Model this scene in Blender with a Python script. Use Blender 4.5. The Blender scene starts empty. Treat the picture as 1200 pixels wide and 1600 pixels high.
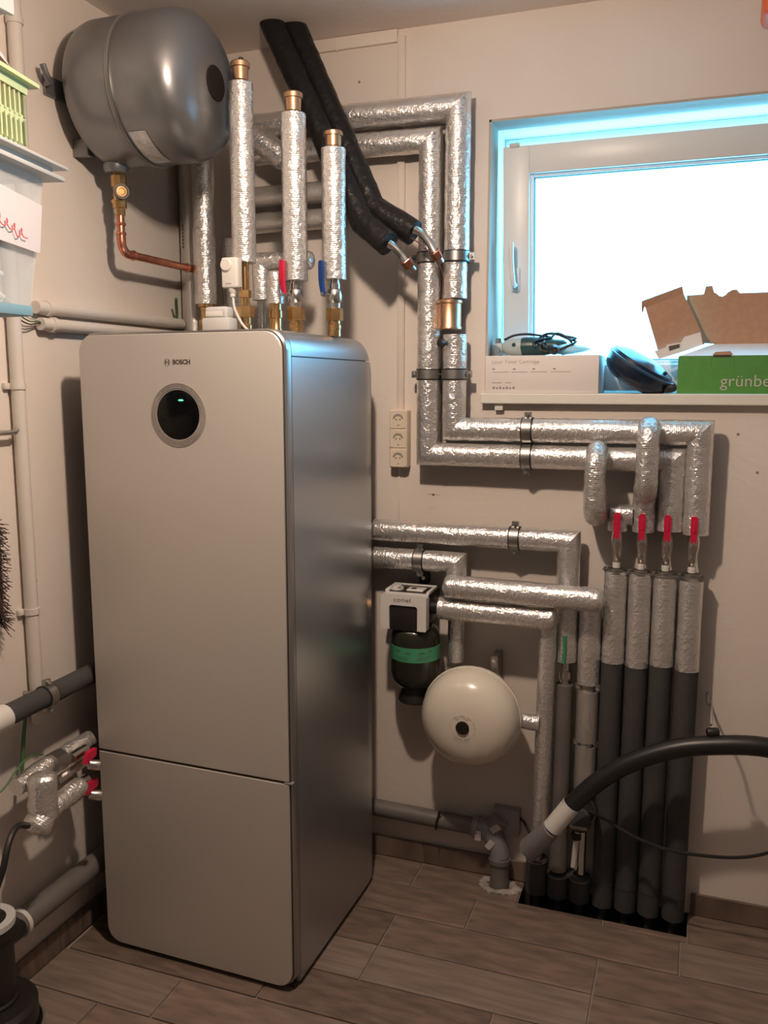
import bpy, bmesh, math, random
from mathutils import Vector, Matrix, noise
random.seed(7)
S = bpy.context.scene
COL = S.collection
PI = math.pi
V = Vector

# ------------------------------------------------------------------ camera
cam_d = bpy.data.cameras.new('camera')
cam = bpy.data.objects.new('camera', cam_d); COL.objects.link(cam)
cam_d.sensor_fit = 'VERTICAL'; cam_d.sensor_height = 36.0; cam_d.sensor_width = 27.0
cam_d.lens = 36.0 * 1350.0 / 1600.0
cam.location = (1.632, -2.597, 1.5935)
cam.rotation_euler = (math.radians(90 - 8.43), 0, math.radians(19.75))
cam_d.clip_start = 0.02
S.camera = cam

# ------------------------------------------------------------------ world (overcast sky behind the window)
w = bpy.data.worlds.new('overcast_sky'); S.world = w; w.use_nodes = True
bg = w.node_tree.nodes['Background']
bg.inputs[0].default_value = (0.16, 0.62, 1.0, 1); bg.inputs[1].default_value = 12.0

# ------------------------------------------------------------------ lights and exposure
LAMP = (1.01, -1.21, 2.405)
LCOL = (1.0, 0.78, 0.61)
ld = bpy.data.lights.new('ceiling_bulb', 'POINT'); ld.energy = 25; ld.color = LCOL; ld.shadow_soft_size = 0.035
dd = bpy.data.lights.new('added_down_light', 'AREA'); dd.shape = 'DISK'; dd.size = 0.08; dd.energy = 13.5; dd.color = LCOL   # second light added at the bulb to throw more light downwards
do = bpy.data.objects.new('added_down_light', dd); do.location = (LAMP[0], LAMP[1], LAMP[2] - .036); COL.objects.link(do)
lo = bpy.data.objects.new('ceiling_bulb', ld); lo.location = LAMP; COL.objects.link(lo)
pd = bpy.data.lights.new('window_portal', 'AREA'); pd.shape = 'RECTANGLE'; pd.size = 1.08; pd.size_y = 0.84; pd.cycles.is_portal = True
po = bpy.data.objects.new('window_portal', pd); po.location = (1.56, 0.31, 1.95); po.rotation_euler = (math.radians(-90), 0, 0); COL.objects.link(po)
S.view_settings.view_transform = 'Standard'; S.view_settings.look = 'None'
S.view_settings.gamma = 1.0; S.view_settings.use_curve_mapping = False
S.view_settings.exposure = 0.0
S.cycles.max_bounces = 8; S.cycles.diffuse_bounces = 5; S.cycles.glossy_bounces = 5
S.cycles.transparent_max_bounces = 12
S.cycles.caustics_reflective = False; S.cycles.caustics_refractive = False
S.cycles.sample_clamp_indirect = 4.0
S.cycles.use_denoising = True

# ------------------------------------------------------------------ materials
def mat(name, col, rough=0.5, metal=0.0, spec=0.5, bump=0.0, bscale=60, vary=0.0, vscale=8, col2=None, emit=None, alpha=1.0, trans=0.0, coat=0.0, stretch=None, bdist=0.002, detail=4):
    m = bpy.data.materials.new(name); m.use_nodes = True
    nt = m.node_tree; b = nt.nodes['Principled BSDF']
    b.inputs['Base Color'].default_value = (*col, 1); b.inputs['Roughness'].default_value = rough
    b.inputs['Metallic'].default_value = metal; b.inputs['Specular IOR Level'].default_value = spec
    b.inputs['Alpha'].default_value = alpha; b.inputs['Transmission Weight'].default_value = trans
    b.inputs['Coat Weight'].default_value = coat
    tc = nt.nodes.new('ShaderNodeTexCoord'); src = tc.outputs['Object']
    if stretch:
        mp = nt.nodes.new('ShaderNodeMapping'); mp.inputs['Scale'].default_value = stretch
        nt.links.new(src, mp.inputs[0]); src = mp.outputs[0]
    if vary > 0 or col2:
        n = nt.nodes.new('ShaderNodeTexNoise'); n.inputs['Scale'].default_value = vscale; n.inputs['Detail'].default_value = detail
        nt.links.new(src, n.inputs['Vector'])
        r = nt.nodes.new('ShaderNodeValToRGB'); c2 = col2 or tuple(c * (1 - vary) for c in col)
        r.color_ramp.elements[0].color = (*c2, 1); r.color_ramp.elements[1].color = (*col, 1)
        r.color_ramp.elements[0].position = 0.35; r.color_ramp.elements[1].position = 0.65
        nt.links.new(n.outputs['Fac'], r.inputs[0]); nt.links.new(r.outputs[0], b.inputs['Base Color'])
    if bump > 0:
        n = nt.nodes.new('ShaderNodeTexNoise'); n.inputs['Scale'].default_value = bscale; n.inputs['Detail'].default_value = 5
        nt.links.new(src, n.inputs['Vector'])
        bn = nt.nodes.new('ShaderNodeBump'); bn.inputs['Strength'].default_value = bump; bn.inputs['Distance'].default_value = bdist
        nt.links.new(n.outputs['Fac'], bn.inputs['Height']); nt.links.new(bn.outputs[0], b.inputs['Normal'])
    if emit:
        b.inputs['Emission Color'].default_value = (*emit[:3], 1); b.inputs['Emission Strength'].default_value = emit[3]
    return m

def foil_mat(name, col, rough, wrinkle):
    m = bpy.data.materials.new(name); m.use_nodes = True
    nt = m.node_tree; N = nt.nodes; K = nt.links; b = N['Principled BSDF']
    b.inputs['Metallic'].default_value = 0.76; b.inputs['Roughness'].default_value = rough
    uv = N.new('ShaderNodeUVMap'); tc = N.new('ShaderNodeTexCoord')
    # scrim grid from the tube's own unwrapped surface (u along, v around, in metres)
    wv = N.new('ShaderNodeTexWave'); wv.wave_type = 'BANDS'; wv.bands_direction = 'X'; wv.inputs['Scale'].default_value = 60; wv.inputs['Distortion'].default_value = 1.5
    wv.inputs['Detail Scale'].default_value = 3
    K.new(uv.outputs[0], wv.inputs['Vector'])
    n1 = N.new('ShaderNodeTexNoise'); n1.inputs['Scale'].default_value = 58; n1.inputs['Detail'].default_value = 4; n1.inputs['Distortion'].default_value = 1.2
    K.new(tc.outputs['Object'], n1.inputs['Vector'])
    n2 = N.new('ShaderNodeTexVoronoi'); n2.feature = 'DISTANCE_TO_EDGE'; n2.inputs['Scale'].default_value = 62
    K.new(tc.outputs['Object'], n2.inputs['Vector'])
    a = N.new('ShaderNodeMath'); a.operation = 'MULTIPLY_ADD'; a.inputs[1].default_value = 0.09; K.new(wv.outputs['Fac'], a.inputs[0]); K.new(n1.outputs['Fac'], a.inputs[2])
    a2 = N.new('ShaderNodeMath'); a2.operation = 'MULTIPLY_ADD'; a2.inputs[1].default_value = 0.5; K.new(n2.outputs['Distance'], a2.inputs[0]); K.new(a.outputs[0], a2.inputs[2])
    bn = N.new('ShaderNodeBump'); bn.inputs['Strength'].default_value = wrinkle; bn.inputs['Distance'].default_value = 0.004
    K.new(a2.outputs[0], bn.inputs['Height']); K.new(bn.outputs[0], b.inputs['Normal'])
    n3 = N.new('ShaderNodeTexNoise'); n3.inputs['Scale'].default_value = 14; K.new(tc.outputs['Object'], n3.inputs['Vector'])
    r = N.new('ShaderNodeValToRGB'); r.color_ramp.elements[0].color = (*[c * 0.8 for c in col], 1); r.color_ramp.elements[1].color = (*col, 1)
    K.new(n3.outputs['Fac'], r.inputs[0]); K.new(r.outputs[0], b.inputs['Base Color'])
    return m

def wall_mat(name, col):
    m = bpy.data.materials.new(name); m.use_nodes = True
    nt = m.node_tree; N = nt.nodes; K = nt.links; b = N['Principled BSDF']
    b.inputs['Roughness'].default_value = 0.85; b.inputs['Specular IOR Level'].default_value = 0.25
    tc = N.new('ShaderNodeTexCoord')
    n = N.new('ShaderNodeTexNoise'); n.inputs['Scale'].default_value = 3.0; n.inputs['Detail'].default_value = 6
    r = N.new('ShaderNodeValToRGB'); r.color_ramp.elements[0].position = 0.3; r.color_ramp.elements[1].position = 0.72
    r.color_ramp.elements[0].color = (col[0] * .96, col[1] * .92, col[2] * .88, 1); r.color_ramp.elements[1].color = (*col, 1)
    K.new(tc.outputs['Object'], n.inputs['Vector']); K.new(n.outputs['Fac'], r.inputs[0])
    # sparse scuffs
    n2 = N.new('ShaderNodeTexNoise'); n2.inputs['Scale'].default_value = 24; n2.inputs['Detail'].default_value = 8; n2.inputs['Roughness'].default_value = .7
    K.new(tc.outputs['Object'], n2.inputs['Vector'])
    r2 = N.new('ShaderNodeValToRGB'); r2.color_ramp.elements[0].position = 0.70; r2.color_ramp.elements[1].position = 0.76
    r2.color_ramp.elements[0].color = (1, 1, 1, 1); r2.color_ramp.elements[1].color = (.72, .66, .6, 1)
    K.new(n2.outputs['Fac'], r2.inputs[0])
    mx = N.new('ShaderNodeMix'); mx.data_type = 'RGBA'; mx.blend_type = 'MULTIPLY'; mx.inputs[0].default_value = 1
    K.new(r.outputs[0], mx.inputs[6]); K.new(r2.outputs[0], mx.inputs[7]); K.new(mx.outputs[2], b.inputs['Base Color'])
    n3 = N.new('ShaderNodeTexNoise'); n3.inputs['Scale'].default_value = 45; n3.inputs['Detail'].default_value = 6
    K.new(tc.outputs['Object'], n3.inputs['Vector'])
    bn = N.new('ShaderNodeBump'); bn.inputs['Strength'].default_value = 0.25; bn.inputs['Distance'].default_value = 0.004
    K.new(n3.outputs['Fac'], bn.inputs['Height']); K.new(bn.outputs[0], b.inputs['Normal'])
    return m

M = {}
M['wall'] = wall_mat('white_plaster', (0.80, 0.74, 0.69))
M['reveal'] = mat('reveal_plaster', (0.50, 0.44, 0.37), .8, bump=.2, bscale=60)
M['far_wall'] = wall_mat('dim_far_wall', (0.42, 0.38, 0.34))  # unseen walls, made darker than the plaster to cut their bounce light
M['ceiling'] = wall_mat('ceiling_paint', (0.84, 0.77, 0.72))
M['plank'] = mat('wood_look_tile', (0.265, 0.195, 0.155), .55, vary=.42, vscale=5, stretch=(1.6, 7, 1), bump=.2, bscale=14, detail=8)
M['plank2'] = mat('wood_look_tile_dark', (0.215, 0.155, 0.122), .55, vary=.45, vscale=6, stretch=(1.6, 7, 1), bump=.2, bscale=14, detail=8)
M['plank3'] = mat('wood_look_tile_pale', (0.295, 0.228, 0.188), .5, vary=.35, vscale=4, stretch=(1.2, 12, 1), bump=.2, bscale=14, detail=8)
M['grout'] = mat('grout', (0.34, 0.29, 0.25), .9, bump=.3, bscale=120)
M['earth'] = mat('dark_opening', (0.03, 0.024, 0.02), .95, bump=.6, bscale=40)
M['mortar'] = mat('broken_mortar', (0.5, 0.45, 0.41), .95, bump=.8, bscale=60, vary=.4, vscale=30)
M['foil'] = foil_mat('aluminium_foil', (0.92, 0.895, 0.87), 0.22, 0.74)
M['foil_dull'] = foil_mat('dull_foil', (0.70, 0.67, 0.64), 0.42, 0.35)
M['foil_crumpled'] = foil_mat('crumpled_foil', (0.88, 0.855, 0.83), 0.20, 0.95)
M['foam'] = mat('grey_foam', (0.058, 0.056, 0.057), .85, vary=.15, vscale=20, bump=.25, bscale=160)
M['black_foam'] = mat('black_foam', (0.014, 0.013, 0.014), .36, bump=.7, bscale=30, bdist=.012, spec=.22)
M['rubber'] = mat('black_rubber', (0.015, 0.014, 0.014), .5, bump=.1, bscale=120)
M['hose'] = mat('black_hose', (0.014, 0.013, 0.013), .38, bump=.08, bscale=60)
M['zinc'] = mat('zinc_steel', (0.55, 0.54, 0.53), .34, 1.0, bump=.1, bscale=90)
M['dark_zinc'] = mat('clamp_steel', (0.42, 0.41, 0.39), .35, 1.0, bump=.1, bscale=90)
M['nickel'] = mat('nickel', (0.70, 0.67, 0.63), .22, 1.0)
M['brass'] = mat('brass', (0.82, 0.52, 0.24), .24, 1.0, vary=.2, vscale=40)
M['brass_dull'] = mat('tarnished_brass', (0.50, 0.31, 0.14), .5, .9, vary=.3, vscale=60)
M['bronze'] = mat('bronze', (0.66, 0.41, 0.25), .36, 1.0, vary=.12, vscale=30)
M['copper'] = mat('copper', (0.74, 0.30, 0.20), .3, 1.0, vary=.25, vscale=25)
M['steel'] = mat('stainless', (0.66, 0.65, 0.63), .25, 1.0)
M['red'] = mat('red_plastic', (0.62, 0.012, 0.06), .4)
M['blue'] = mat('blue_plastic', (0.012, 0.05, 0.22), .4)
M['front'] = mat('satin_front', (0.58, 0.545, 0.50), .42, .25, bump=.05, bscale=700, vary=.03, vscale=300)
M['side'] = mat('silver_side', (0.51, 0.53, 0.545), .33, .9, bump=.02, bscale=300)
M['frame'] = mat('silver_frame', (0.42, 0.41, 0.40), .32, .85)
M['seam'] = mat('dark_seam', (0.045, 0.035, 0.03), .7)
M['black_glass'] = mat('display_glass', (0.003, 0.003, 0.003), .16, spec=.15)
M['silver'] = mat('silver_ring', (0.62, 0.60, 0.57), .3, .8)
M['green_led'] = mat('green_led', (0.02, 0.3, 0.1), .4, emit=(0.15, 1.0, 0.45, 1.6))
M['ink'] = mat('dark_print', (0.09, 0.07, 0.06), .6)
M['ink_shade_grey'] = mat('grey_print_and_shade', (0.30, 0.26, 0.24), .7)
M['ink_light'] = mat('pale_print', (0.52, 0.48, 0.46), .7)
M['red_ink'] = mat('red_marker', (0.65, 0.08, 0.10), .7)
M['tank'] = mat('grey_tank_paint', (0.235, 0.24, 0.25), .33, .7, bump=.03, bscale=200)
M['tank_cap'] = mat('dark_cap', (0.02, 0.016, 0.015), .8, spec=.15)
M['label_foil'] = mat('silver_label', (0.72, 0.70, 0.68), .45, .1, vary=.3, vscale=60)
M['cream'] = mat('cream_enamel', (0.76, 0.70, 0.60), .22, coat=.4)
M['white_plastic'] = mat('white_plastic', (0.76, 0.73, 0.69), .4)
M['grey_white'] = mat('pale_grey_plastic', (0.60, 0.60, 0.585), .45)
M['beige_plastic'] = mat('beige_plastic', (0.78, 0.68, 0.55), .38)
M['socket_dark'] = mat('socket_shadow', (0.10, 0.07, 0.05), .6)
M['duct'] = mat('painted_duct', (0.80, 0.72, 0.65), .6)
M['conduit'] = mat('painted_conduit', (0.70, 0.65, 0.60), .55, bump=.1, bscale=40)
M['black_plastic'] = mat('black_plastic', (0.018, 0.015, 0.014), .42)
M['green_tank'] = mat('dark_green_tank', (0.022, 0.022, 0.014), .22, vary=.2, vscale=10)
M['green_label'] = mat('green_label', (0.06, 0.30, 0.16), .45)
M['frame_white'] = mat('window_pvc', (0.80, 0.80, 0.79), .35)
M['carton_white'] = mat('white_card', (0.78, 0.73, 0.70), .7, bump=.05, bscale=100)
M['carton_green'] = mat('green_card', (0.085, 0.29, 0.055), .6, vary=.08, vscale=40)
M['carton_brown'] = mat('brown_card', (0.46, 0.27, 0.17), .85, vary=.1, vscale=60, bump=.1, bscale=200)
M['teal'] = mat('teal_tool_plastic', (0.015, 0.055, 0.06), .35)
M['tool_grey'] = mat('tool_grey', (0.42, 0.47, 0.46), .4)
M['pale_blue'] = mat('pale_blue_plastic', (0.35, 0.62, 0.70), .4)
M['navy'] = mat('navy_plastic', (0.008, 0.018, 0.04), .25)
M['navy_edge'] = mat('navy_rim', (0.03, 0.07, 0.12), .25)
M['grey_pipe'] = mat('grey_drain_pipe', (0.17, 0.155, 0.145), .5, vary=.15, vscale=10)  # grey darkened slightly, in place of shelf shadow on the left drain pipe
M['clear_grey'] = mat('smoky_fitting', (0.26, 0.25, 0.27), .3)
M['wallbox'] = mat('grey_box', (0.34, 0.31, 0.32), .6)
M['basket'] = mat('green_basket', (0.45, 0.53, 0.29), .45)
M['pink'] = mat('pink_plastic', (0.75, 0.16, 0.14), .5)
M['clear'] = mat('frosted_clear_box', (0.72, 0.74, 0.72), .22, alpha=.28)
M['clear_lid'] = mat('frosted_lid', (0.50, 0.50, 0.475), .3, alpha=.85)
M['paper'] = mat('white_paper', (0.58, 0.53, 0.52), .8)
M['shelf_blue'] = mat('pale_blue_shelf', (0.17, 0.30, 0.35), .5)
M['shelf_white'] = mat('white_shelf', (0.76, 0.74, 0.68), .5)
M['twig'] = mat('dark_fibre', (0.05, 0.028, 0.026), .9)
M['green_wire'] = mat('green_wire', (0.07, 0.16, 0.06), .5)
M['white_cable'] = mat('white_cable', (0.75, 0.73, 0.70), .5)
M['orange'] = mat('orange_plastic', (0.62, 0.10, 0.03), .5)
M['bulb'] = mat('glass_globe', (0.88, 0.88, 0.80), .15)
def glass_mat():
    m = bpy.data.materials.new('window_glass'); m.use_nodes = True
    nt = m.node_tree; nt.nodes.remove(nt.nodes['Principled BSDF'])
    t = nt.nodes.new('ShaderNodeBsdfTransparent'); t.inputs[0].default_value = (.96, .98, 1, 1)
    g = nt.nodes.new('ShaderNodeBsdfGlossy'); g.inputs['Roughness'].default_value = .15
    mx = nt.nodes.new('ShaderNodeMixShader'); mx.inputs[0].default_value = .06
    nt.links.new(t.outputs[0], mx.inputs[1]); nt.links.new(g.outputs[0], mx.inputs[2])
    nt.links.new(mx.outputs[0], nt.nodes['Material Output'].inputs[0])
    return m
M['glass'] = glass_mat()

# ------------------------------------------------------------------ geometry helpers (world coordinates, metres)
WC = {}
def thing(name, label, cat, loc, group=None):
    o = bpy.data.objects.new(name, None); COL.objects.link(o); o.empty_display_size = .05
    o.location = loc; WC[o] = V(loc); o['label'] = label; o['category'] = cat
    if group: o['group'] = group
    return o
def obj(name, bm, m, parent=None, smooth=True, ang=35, label=None, kind=None):
    me = bpy.data.meshes.new(name)
    if bm.verts:
        lo_ = V([min(v.co[i] for v in bm.verts) for i in range(3)]); hi = V([max(v.co[i] for v in bm.verts) for i in range(3)])
        c = (lo_ + hi) / 2
    else: c = V((0, 0, 0))
    bmesh.ops.translate(bm, verts=bm.verts, vec=-c)
    bm.normal_update(); bm.to_mesh(me); bm.free()
    me.materials.append(M[m] if isinstance(m, str) else m)
    o = bpy.data.objects.new(name, me); COL.objects.link(o); WC[o] = c
    if smooth:
        me.polygons.foreach_set('use_smooth', [True] * len(me.polygons)); me.set_sharp_from_angle(angle=math.radians(ang))
    if parent:
        o.parent = parent; o.location = c - WC[parent]
    else: o.location = c
    if label: o['label'] = label
    if kind: o['kind'] = kind
    return o
def tag(o, label, cat, group=None):
    o['label'] = label; o['category'] = cat
    if group: o['group'] = group
    return o
def bmn(): return bmesh.new()
def box(x0, x1, y0, y1, z0, z1, bev=0.0, seg=2, bm=None):
    own = bmn()
    bmesh.ops.create_cube(own, size=1)
    for v in own.verts:
        v.co = V((x0 + (v.co.x + .5) * (x1 - x0), y0 + (v.co.y + .5) * (y1 - y0), z0 + (v.co.z + .5) * (z1 - z0)))
    if bev > 0: bmesh.ops.bevel(own, geom=own.edges[:], offset=bev, segments=seg, affect='EDGES', profile=.5)
    return merge(bm, own)
def merge(bm, own):
    if bm is None: return own
    me = bpy.data.meshes.new('t'); own.to_mesh(me); own.free(); bm.from_mesh(me); bpy.data.meshes.remove(me)
    return bm
def frame_for(d):
    d = d.normalized(); a = V((0, 0, 1)) if abs(d.z) < .9 else V((1, 0, 0))
    u = d.cross(a).normalized(); return u, d.cross(u).normalized()
def loft(rings, bm=None, c0=True, c1=True, closed=False, uv=None):
    bm = bm or bmn(); vs = [[bm.verts.new(p) for p in r] for r in rings]; n = len(rings[0])
    L = bm.loops.layers.uv.verify() if uv else None
    cnt = len(rings) if closed else len(rings) - 1
    for i in range(cnt):
        a, b = vs[i], vs[(i + 1) % len(rings)]
        for j in range(n):
            k = (j + 1) % n
            f = bm.faces.new((a[j], a[k], b[k], b[j]))
            if L:
                us = (uv[i], uv[i], uv[i + 1], uv[i + 1]); ws = (j, j + 1, j + 1, j)
                for lp, uu, ww in zip(f.loops, us, ws): lp[L].uv = (uu, ww * .012)
    if not closed:
        if c0: bm.faces.new(vs[0][::-1])
        if c1: bm.faces.new(vs[-1])
    bmesh.ops.recalc_face_normals(bm, faces=bm.faces[:])
    return bm
def lathe(prof, origin, axis=(0, 0, 1), seg=28, bm=None, closed=False, hexa=False):
    # prof: [(radius, height along axis)]
    d = V(axis).normalized(); u, w_ = frame_for(d); o = V(origin); rings = []
    n = 6 if hexa else seg
    for r, h in prof:
        r = max(r, 1e-4)
        rings.append([o + d * h + (u * math.cos(2 * PI * j / n) + w_ * math.sin(2 * PI * j / n)) * r for j in range(n)])
    own = loft(rings, closed=closed)
    return merge(bm, own)
def cyl(p0, p1, r, r1=None, seg=20, bm=None, bev=0.0, hexa=False):
    p0, p1 = V(p0), V(p1); h = (p1 - p0).length; r1 = r if r1 is None else r1
    if bev: pr = [(r - bev, 0), (r, bev), (r1, h - bev), (r1 - bev, h)]
    else: pr = [(r, 0), (r1, h)]
    return lathe(pr, p0, p1 - p0, seg, bm, hexa=hexa)
def smooth_path(pts, n=8):
    P = [V(p) for p in pts]; out = []
    for i in range(len(P) - 1):
        a = P[i - 1] if i else P[0] * 2 - P[1]; b, c = P[i], P[i + 1]; d = P[i + 2] if i + 2 < len(P) else P[-1] * 2 - P[-2]
        for k in range(n):
            t = k / n
            out.append(.5 * ((2 * b) + (c - a) * t + (2 * a - 5 * b + 4 * c - d) * t * t + (3 * b - a - 3 * c + d) * t ** 3))
    out.append(P[-1]); return out
def tube(pts, r, seg=16, bm=None, step=None, wob=0.0, wf=35, ends=('flat', 'flat'), r1=None, cut0=None, cut1=None):
    """tube along a polyline with mitred corners; cut0 / cut1: neighbour points so an end is cut on the mitre plane"""
    P = [V(p) for p in pts]
    if step:
        Q = [P[0]]
        for a, b in zip(P, P[1:]):
            k = max(1, round((b - a).length / step))
            Q += [a.lerp(b, t / k) for t in range(1, k + 1)]
        P = Q
    rings = []; uvs = []; L = 0
    d = (P[1] - P[0]).normalized(); u, w_ = frame_for(d)
    offs = [(u * math.cos(2 * PI * j / seg) + w_ * math.sin(2 * PI * j / seg)) for j in range(seg)]
    tot = sum((b - a).length for a, b in zip(P, P[1:])) or 1
    for i, p in enumerate(P):
        din = (P[i] - P[i - 1]).normalized() if i else (P[1] - P[0]).normalized()
        dout = (P[i + 1] - P[i]).normalized() if i < len(P) - 1 else din
        rin, rout = din, dout
        if i == 0 and cut0 is not None: din_n = (P[0] - V(cut0)).normalized()
        else: din_n = din
        if i == len(P) - 1 and cut1 is not None: dout_n = (V(cut1) - P[-1]).normalized()
        else: dout_n = dout
        n = (din_n + dout_n).normalized()
        if i: L += (P[i] - P[i - 1]).length
        rr = r if r1 is None else r + (r1 - r) * L / tot
        base = dout if i == 0 else din
        ring = []; nxt = []
        for o in offs:
            q = o * rr
            if wob:
                q = q * (1 + wob / r * noise.noise((p + q) * wf) + wob / r * .7 * noise.noise((p + q) * wf * 2.7 + V((5, 3, 1))))
            t = -(q.dot(n)) / max(.2, base.dot(n)) if abs(base.dot(n)) > .2 else 0
            v = q + base * t; ring.append(p + v)
            if i and i < len(P) - 1:
                z = v - dout * v.dot(dout); nxt.append(z.normalized())
        if nxt: offs = nxt
        rings.append(ring); uvs.append(L)
    def cap(ring, p, dirn, kind):
        out = []
        for k in (1, 2, 3, 4):
            a = k / 4 * PI / 2; s = math.cos(a) if k < 4 else .08
            out.append(([p + (q - p) * s + dirn * math.sin(a) * r * kind for q in ring]))
        return out
    if ends[0] not in ('flat', 'open'):
        k = cap(rings[0], P[0], (P[0] - P[1]).normalized(), ends[0]); rings = k[::-1] + rings; uvs = [uvs[0]] * 4 + uvs
    if ends[1] not in ('flat', 'open'):
        k = cap(rings[-1], P[-1], (P[-1] - P[-2]).normalized(), ends[1]); rings = rings + k; uvs = uvs + [uvs[-1]] * 4
    own = loft(rings, c0=ends[0] != 'open', c1=ends[1] != 'open', uv=uvs)
    return merge(bm, own)
def foil_run(parent, pts, r, m='foil', ends=('flat', 'flat'), wob=.0016, name='foil_sleeve'):
    """one foil sleeve per straight piece, mitred where the run turns"""
    n = len(pts) - 1
    for i in range(n):
        obj(name, tube([pts[i], pts[i + 1]], r, 20, step=.012, wob=wob, cut0=pts[i - 1] if i else None, cut1=pts[i + 2] if i < n - 1 else None,
                       ends=(ends[0] if i == 0 else 'flat', ends[1] if i == n - 1 else 'flat')), m, parent, ang=50)
def ring(c, axis, r_in, r_out, width, seg=28, bm=None):
    h = width / 2
    return lathe([(r_in, -h), (r_out, -h), (r_out, h), (r_in, h)], c, axis, seg, bm, closed=True)
def clamp(parent, c, axis, r, side, wall=(0, 1, 0), name='pipe_clamp'):
    """rubber lined steel pipe clamp with two screw lugs and a threaded rod to the wall"""
    c = V(c); s = V(side)
    bm = ring(c, axis, r - .001, r + .0035, .026)
    a = V(axis).normalized(); wv = V(wall)
    for k in (-1, 1):
        p = c + s * k * (r + .009)
        q = bmn(); bmesh.ops.create_cube(q, size=1)
        rot = Matrix((s, wv, a)).transposed()
        for v in q.verts: v.co = p + rot @ V((v.co.x * .016, v.co.y * .012, v.co.z * .02))
        merge(bm, q)
    cl = obj(name, bm, 'dark_zinc', parent)
    obj('rubber_lining', lathe([(r - .001, -.0165), (r + .0022, -.0165), (r + .0022, .0165), (r - .001, .0165)], c, axis, 28, closed=True), 'rubber', cl)
    for k in (-1, 1):
        p = c + s * k * (r + .010)
        obj('screw', cyl(p - wv * .014, p + wv * .008, .0042, seg=8), 'nickel', cl)
    dist = abs((c.y if abs(wv.y) > .5 else c.x))
    p0 = c + wv * (r + .002)
    p1 = c + wv * (dist - .0005)
    if dist > r + .004: obj('threaded_rod', cyl(p0, p1, .005, seg=8), 'zinc', cl)
    return cl
def text(name, s, size, loc, m, parent, rot=(PI / 2, 0, 0), ext=.0004, align='CENTER', bold=0.0, sx=1.0, spacing=1.0):
    cu = bpy.data.curves.new('lettering', 'FONT'); cu.body = s; cu.size = size; cu.extrude = ext; cu.align_x = align; cu.align_y = 'CENTER'
    cu.offset = bold; cu.space_character = spacing; cu.resolution_u = 3
    t = bpy.data.objects.new('t', cu); COL.objects.link(t)
    me = bpy.data.meshes.new_from_object(t.evaluated_get(bpy.context.evaluated_depsgraph_get()))
    bpy.data.objects.remove(t); bpy.data.curves.remove(cu)
    bm = bmn(); bm.from_mesh(me); bpy.data.meshes.remove(me)
    from mathutils import Euler
    mx = Matrix.Translation(V(loc)) @ Euler(rot).to_matrix().to_4x4() @ Matrix.Diagonal((sx, 1, 1, 1))
    bm.transform(mx)
    return obj(name, bm, m, parent, smooth=False)
def struct(name, bm, m, parent=None, smooth=False):
    o = obj(name, bm, m, parent, smooth); o['kind'] = 'structure'; return o
def prism(pts, d, bm=None):
    """closed polygon pts (3D) extruded by vector d"""
    own = bmn(); a = [own.verts.new(V(p)) for p in pts]; b = [own.verts.new(V(p) + V(d)) for p in pts]
    own.faces.new(a); own.faces.new(b[::-1]); n = len(a)
    for i in range(n): own.faces.new((a[i], b[i], b[(i + 1) % n], a[(i + 1) % n]))
    bmesh.ops.recalc_face_normals(own, faces=own.faces[:])
    return merge(bm, own)
def rrect(x0, x1, z0, z1, r, n=6):
    """rounded rectangle corners; r may be (bl, br, tr, tl)"""
    rs = r if isinstance(r, tuple) else (r,) * 4; out = []
    for (cx, cz, a0), q in zip(((x0, z0, PI), (x1, z0, 1.5 * PI), (x1, z1, 0), (x0, z1, .5 * PI)), rs):
        sx = 1 if cx == x0 else -1; sz = 1 if cz == z0 else -1
        if q <= 0: out.append((cx, cz)); continue
        for k in range(n + 1):
            a = a0 + k / n * PI / 2
            out.append((cx + sx * q + q * math.cos(a), cz + sz * q + q * math.sin(a)))
    return out

# ================================================================== ROOM
RX, FY, CZ = 3.0, -3.7, 2.633
# back wall with the window opening x 1.025..2.10, z 1.568..2.352
WX0, WX1, WZ0, WZ1 = 1.025, 2.10, 1.545, 2.352
bm = bmn()
for a in ((-.2, WX0, -.3, CZ + .2), (WX1, RX + .2, -.3, CZ + .2), (WX0, WX1, -.3, WZ0), (WX0, WX1, WZ1, CZ + .2)):
    box(a[0], a[1], 0, .30, a[2], a[3], bm=bm)
wall_back = struct('wall_back', bm, 'wall')
wall_left = struct('wall_left', box(-.2, 0, FY, 0, -.3, CZ + .2), 'wall')
struct('wall_right', box(RX, RX + .2, FY, 0, -.3, CZ + .2), 'far_wall')
struct('wall_front', box(-.2, RX + .2, FY - .2, FY, -.3, CZ + .2), 'far_wall')
struct('ceiling', box(0, RX, FY, 0, CZ, CZ + .2), 'ceiling')
# floor: grout bed with a broken-out opening for the pipes, wood-look tiles on top
PX0, PX1, PY = 1.185, 1.682, -.122
bm = bmn()
box(0, RX, FY, PY, -.06, -.004, bm=bm); box(0, PX0, PY, 0, -.06, -.004, bm=bm); box(PX1, RX, PY, 0, -.06, -.004, bm=bm)
floor = struct('floor', bm, 'grout')
struct('floor_opening', (lambda b: (box(PX0 - .02, PX1 + .02, PY - .02, .02, -.30, -.28, bm=b), box(PX0 - .03, PX0, PY, 0, -.3, -.006, bm=b), box(PX1, PX1 + .03, PY, 0, -.3, -.006, bm=b), box(PX0 - .03, PX1 + .03, PY - .03, PY, -.3, -.006, bm=b), box(PX0 - .03, PX1 + .03, -.010, -.0006, -.3, -.001, bm=b), b)[-1])(bmn()), 'earth', floor)
rows = [0.0 - .004, -.155, -.310, -.465]
while rows[-1] > FY: rows.append(rows[-1] - .155)
g = .0022
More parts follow.
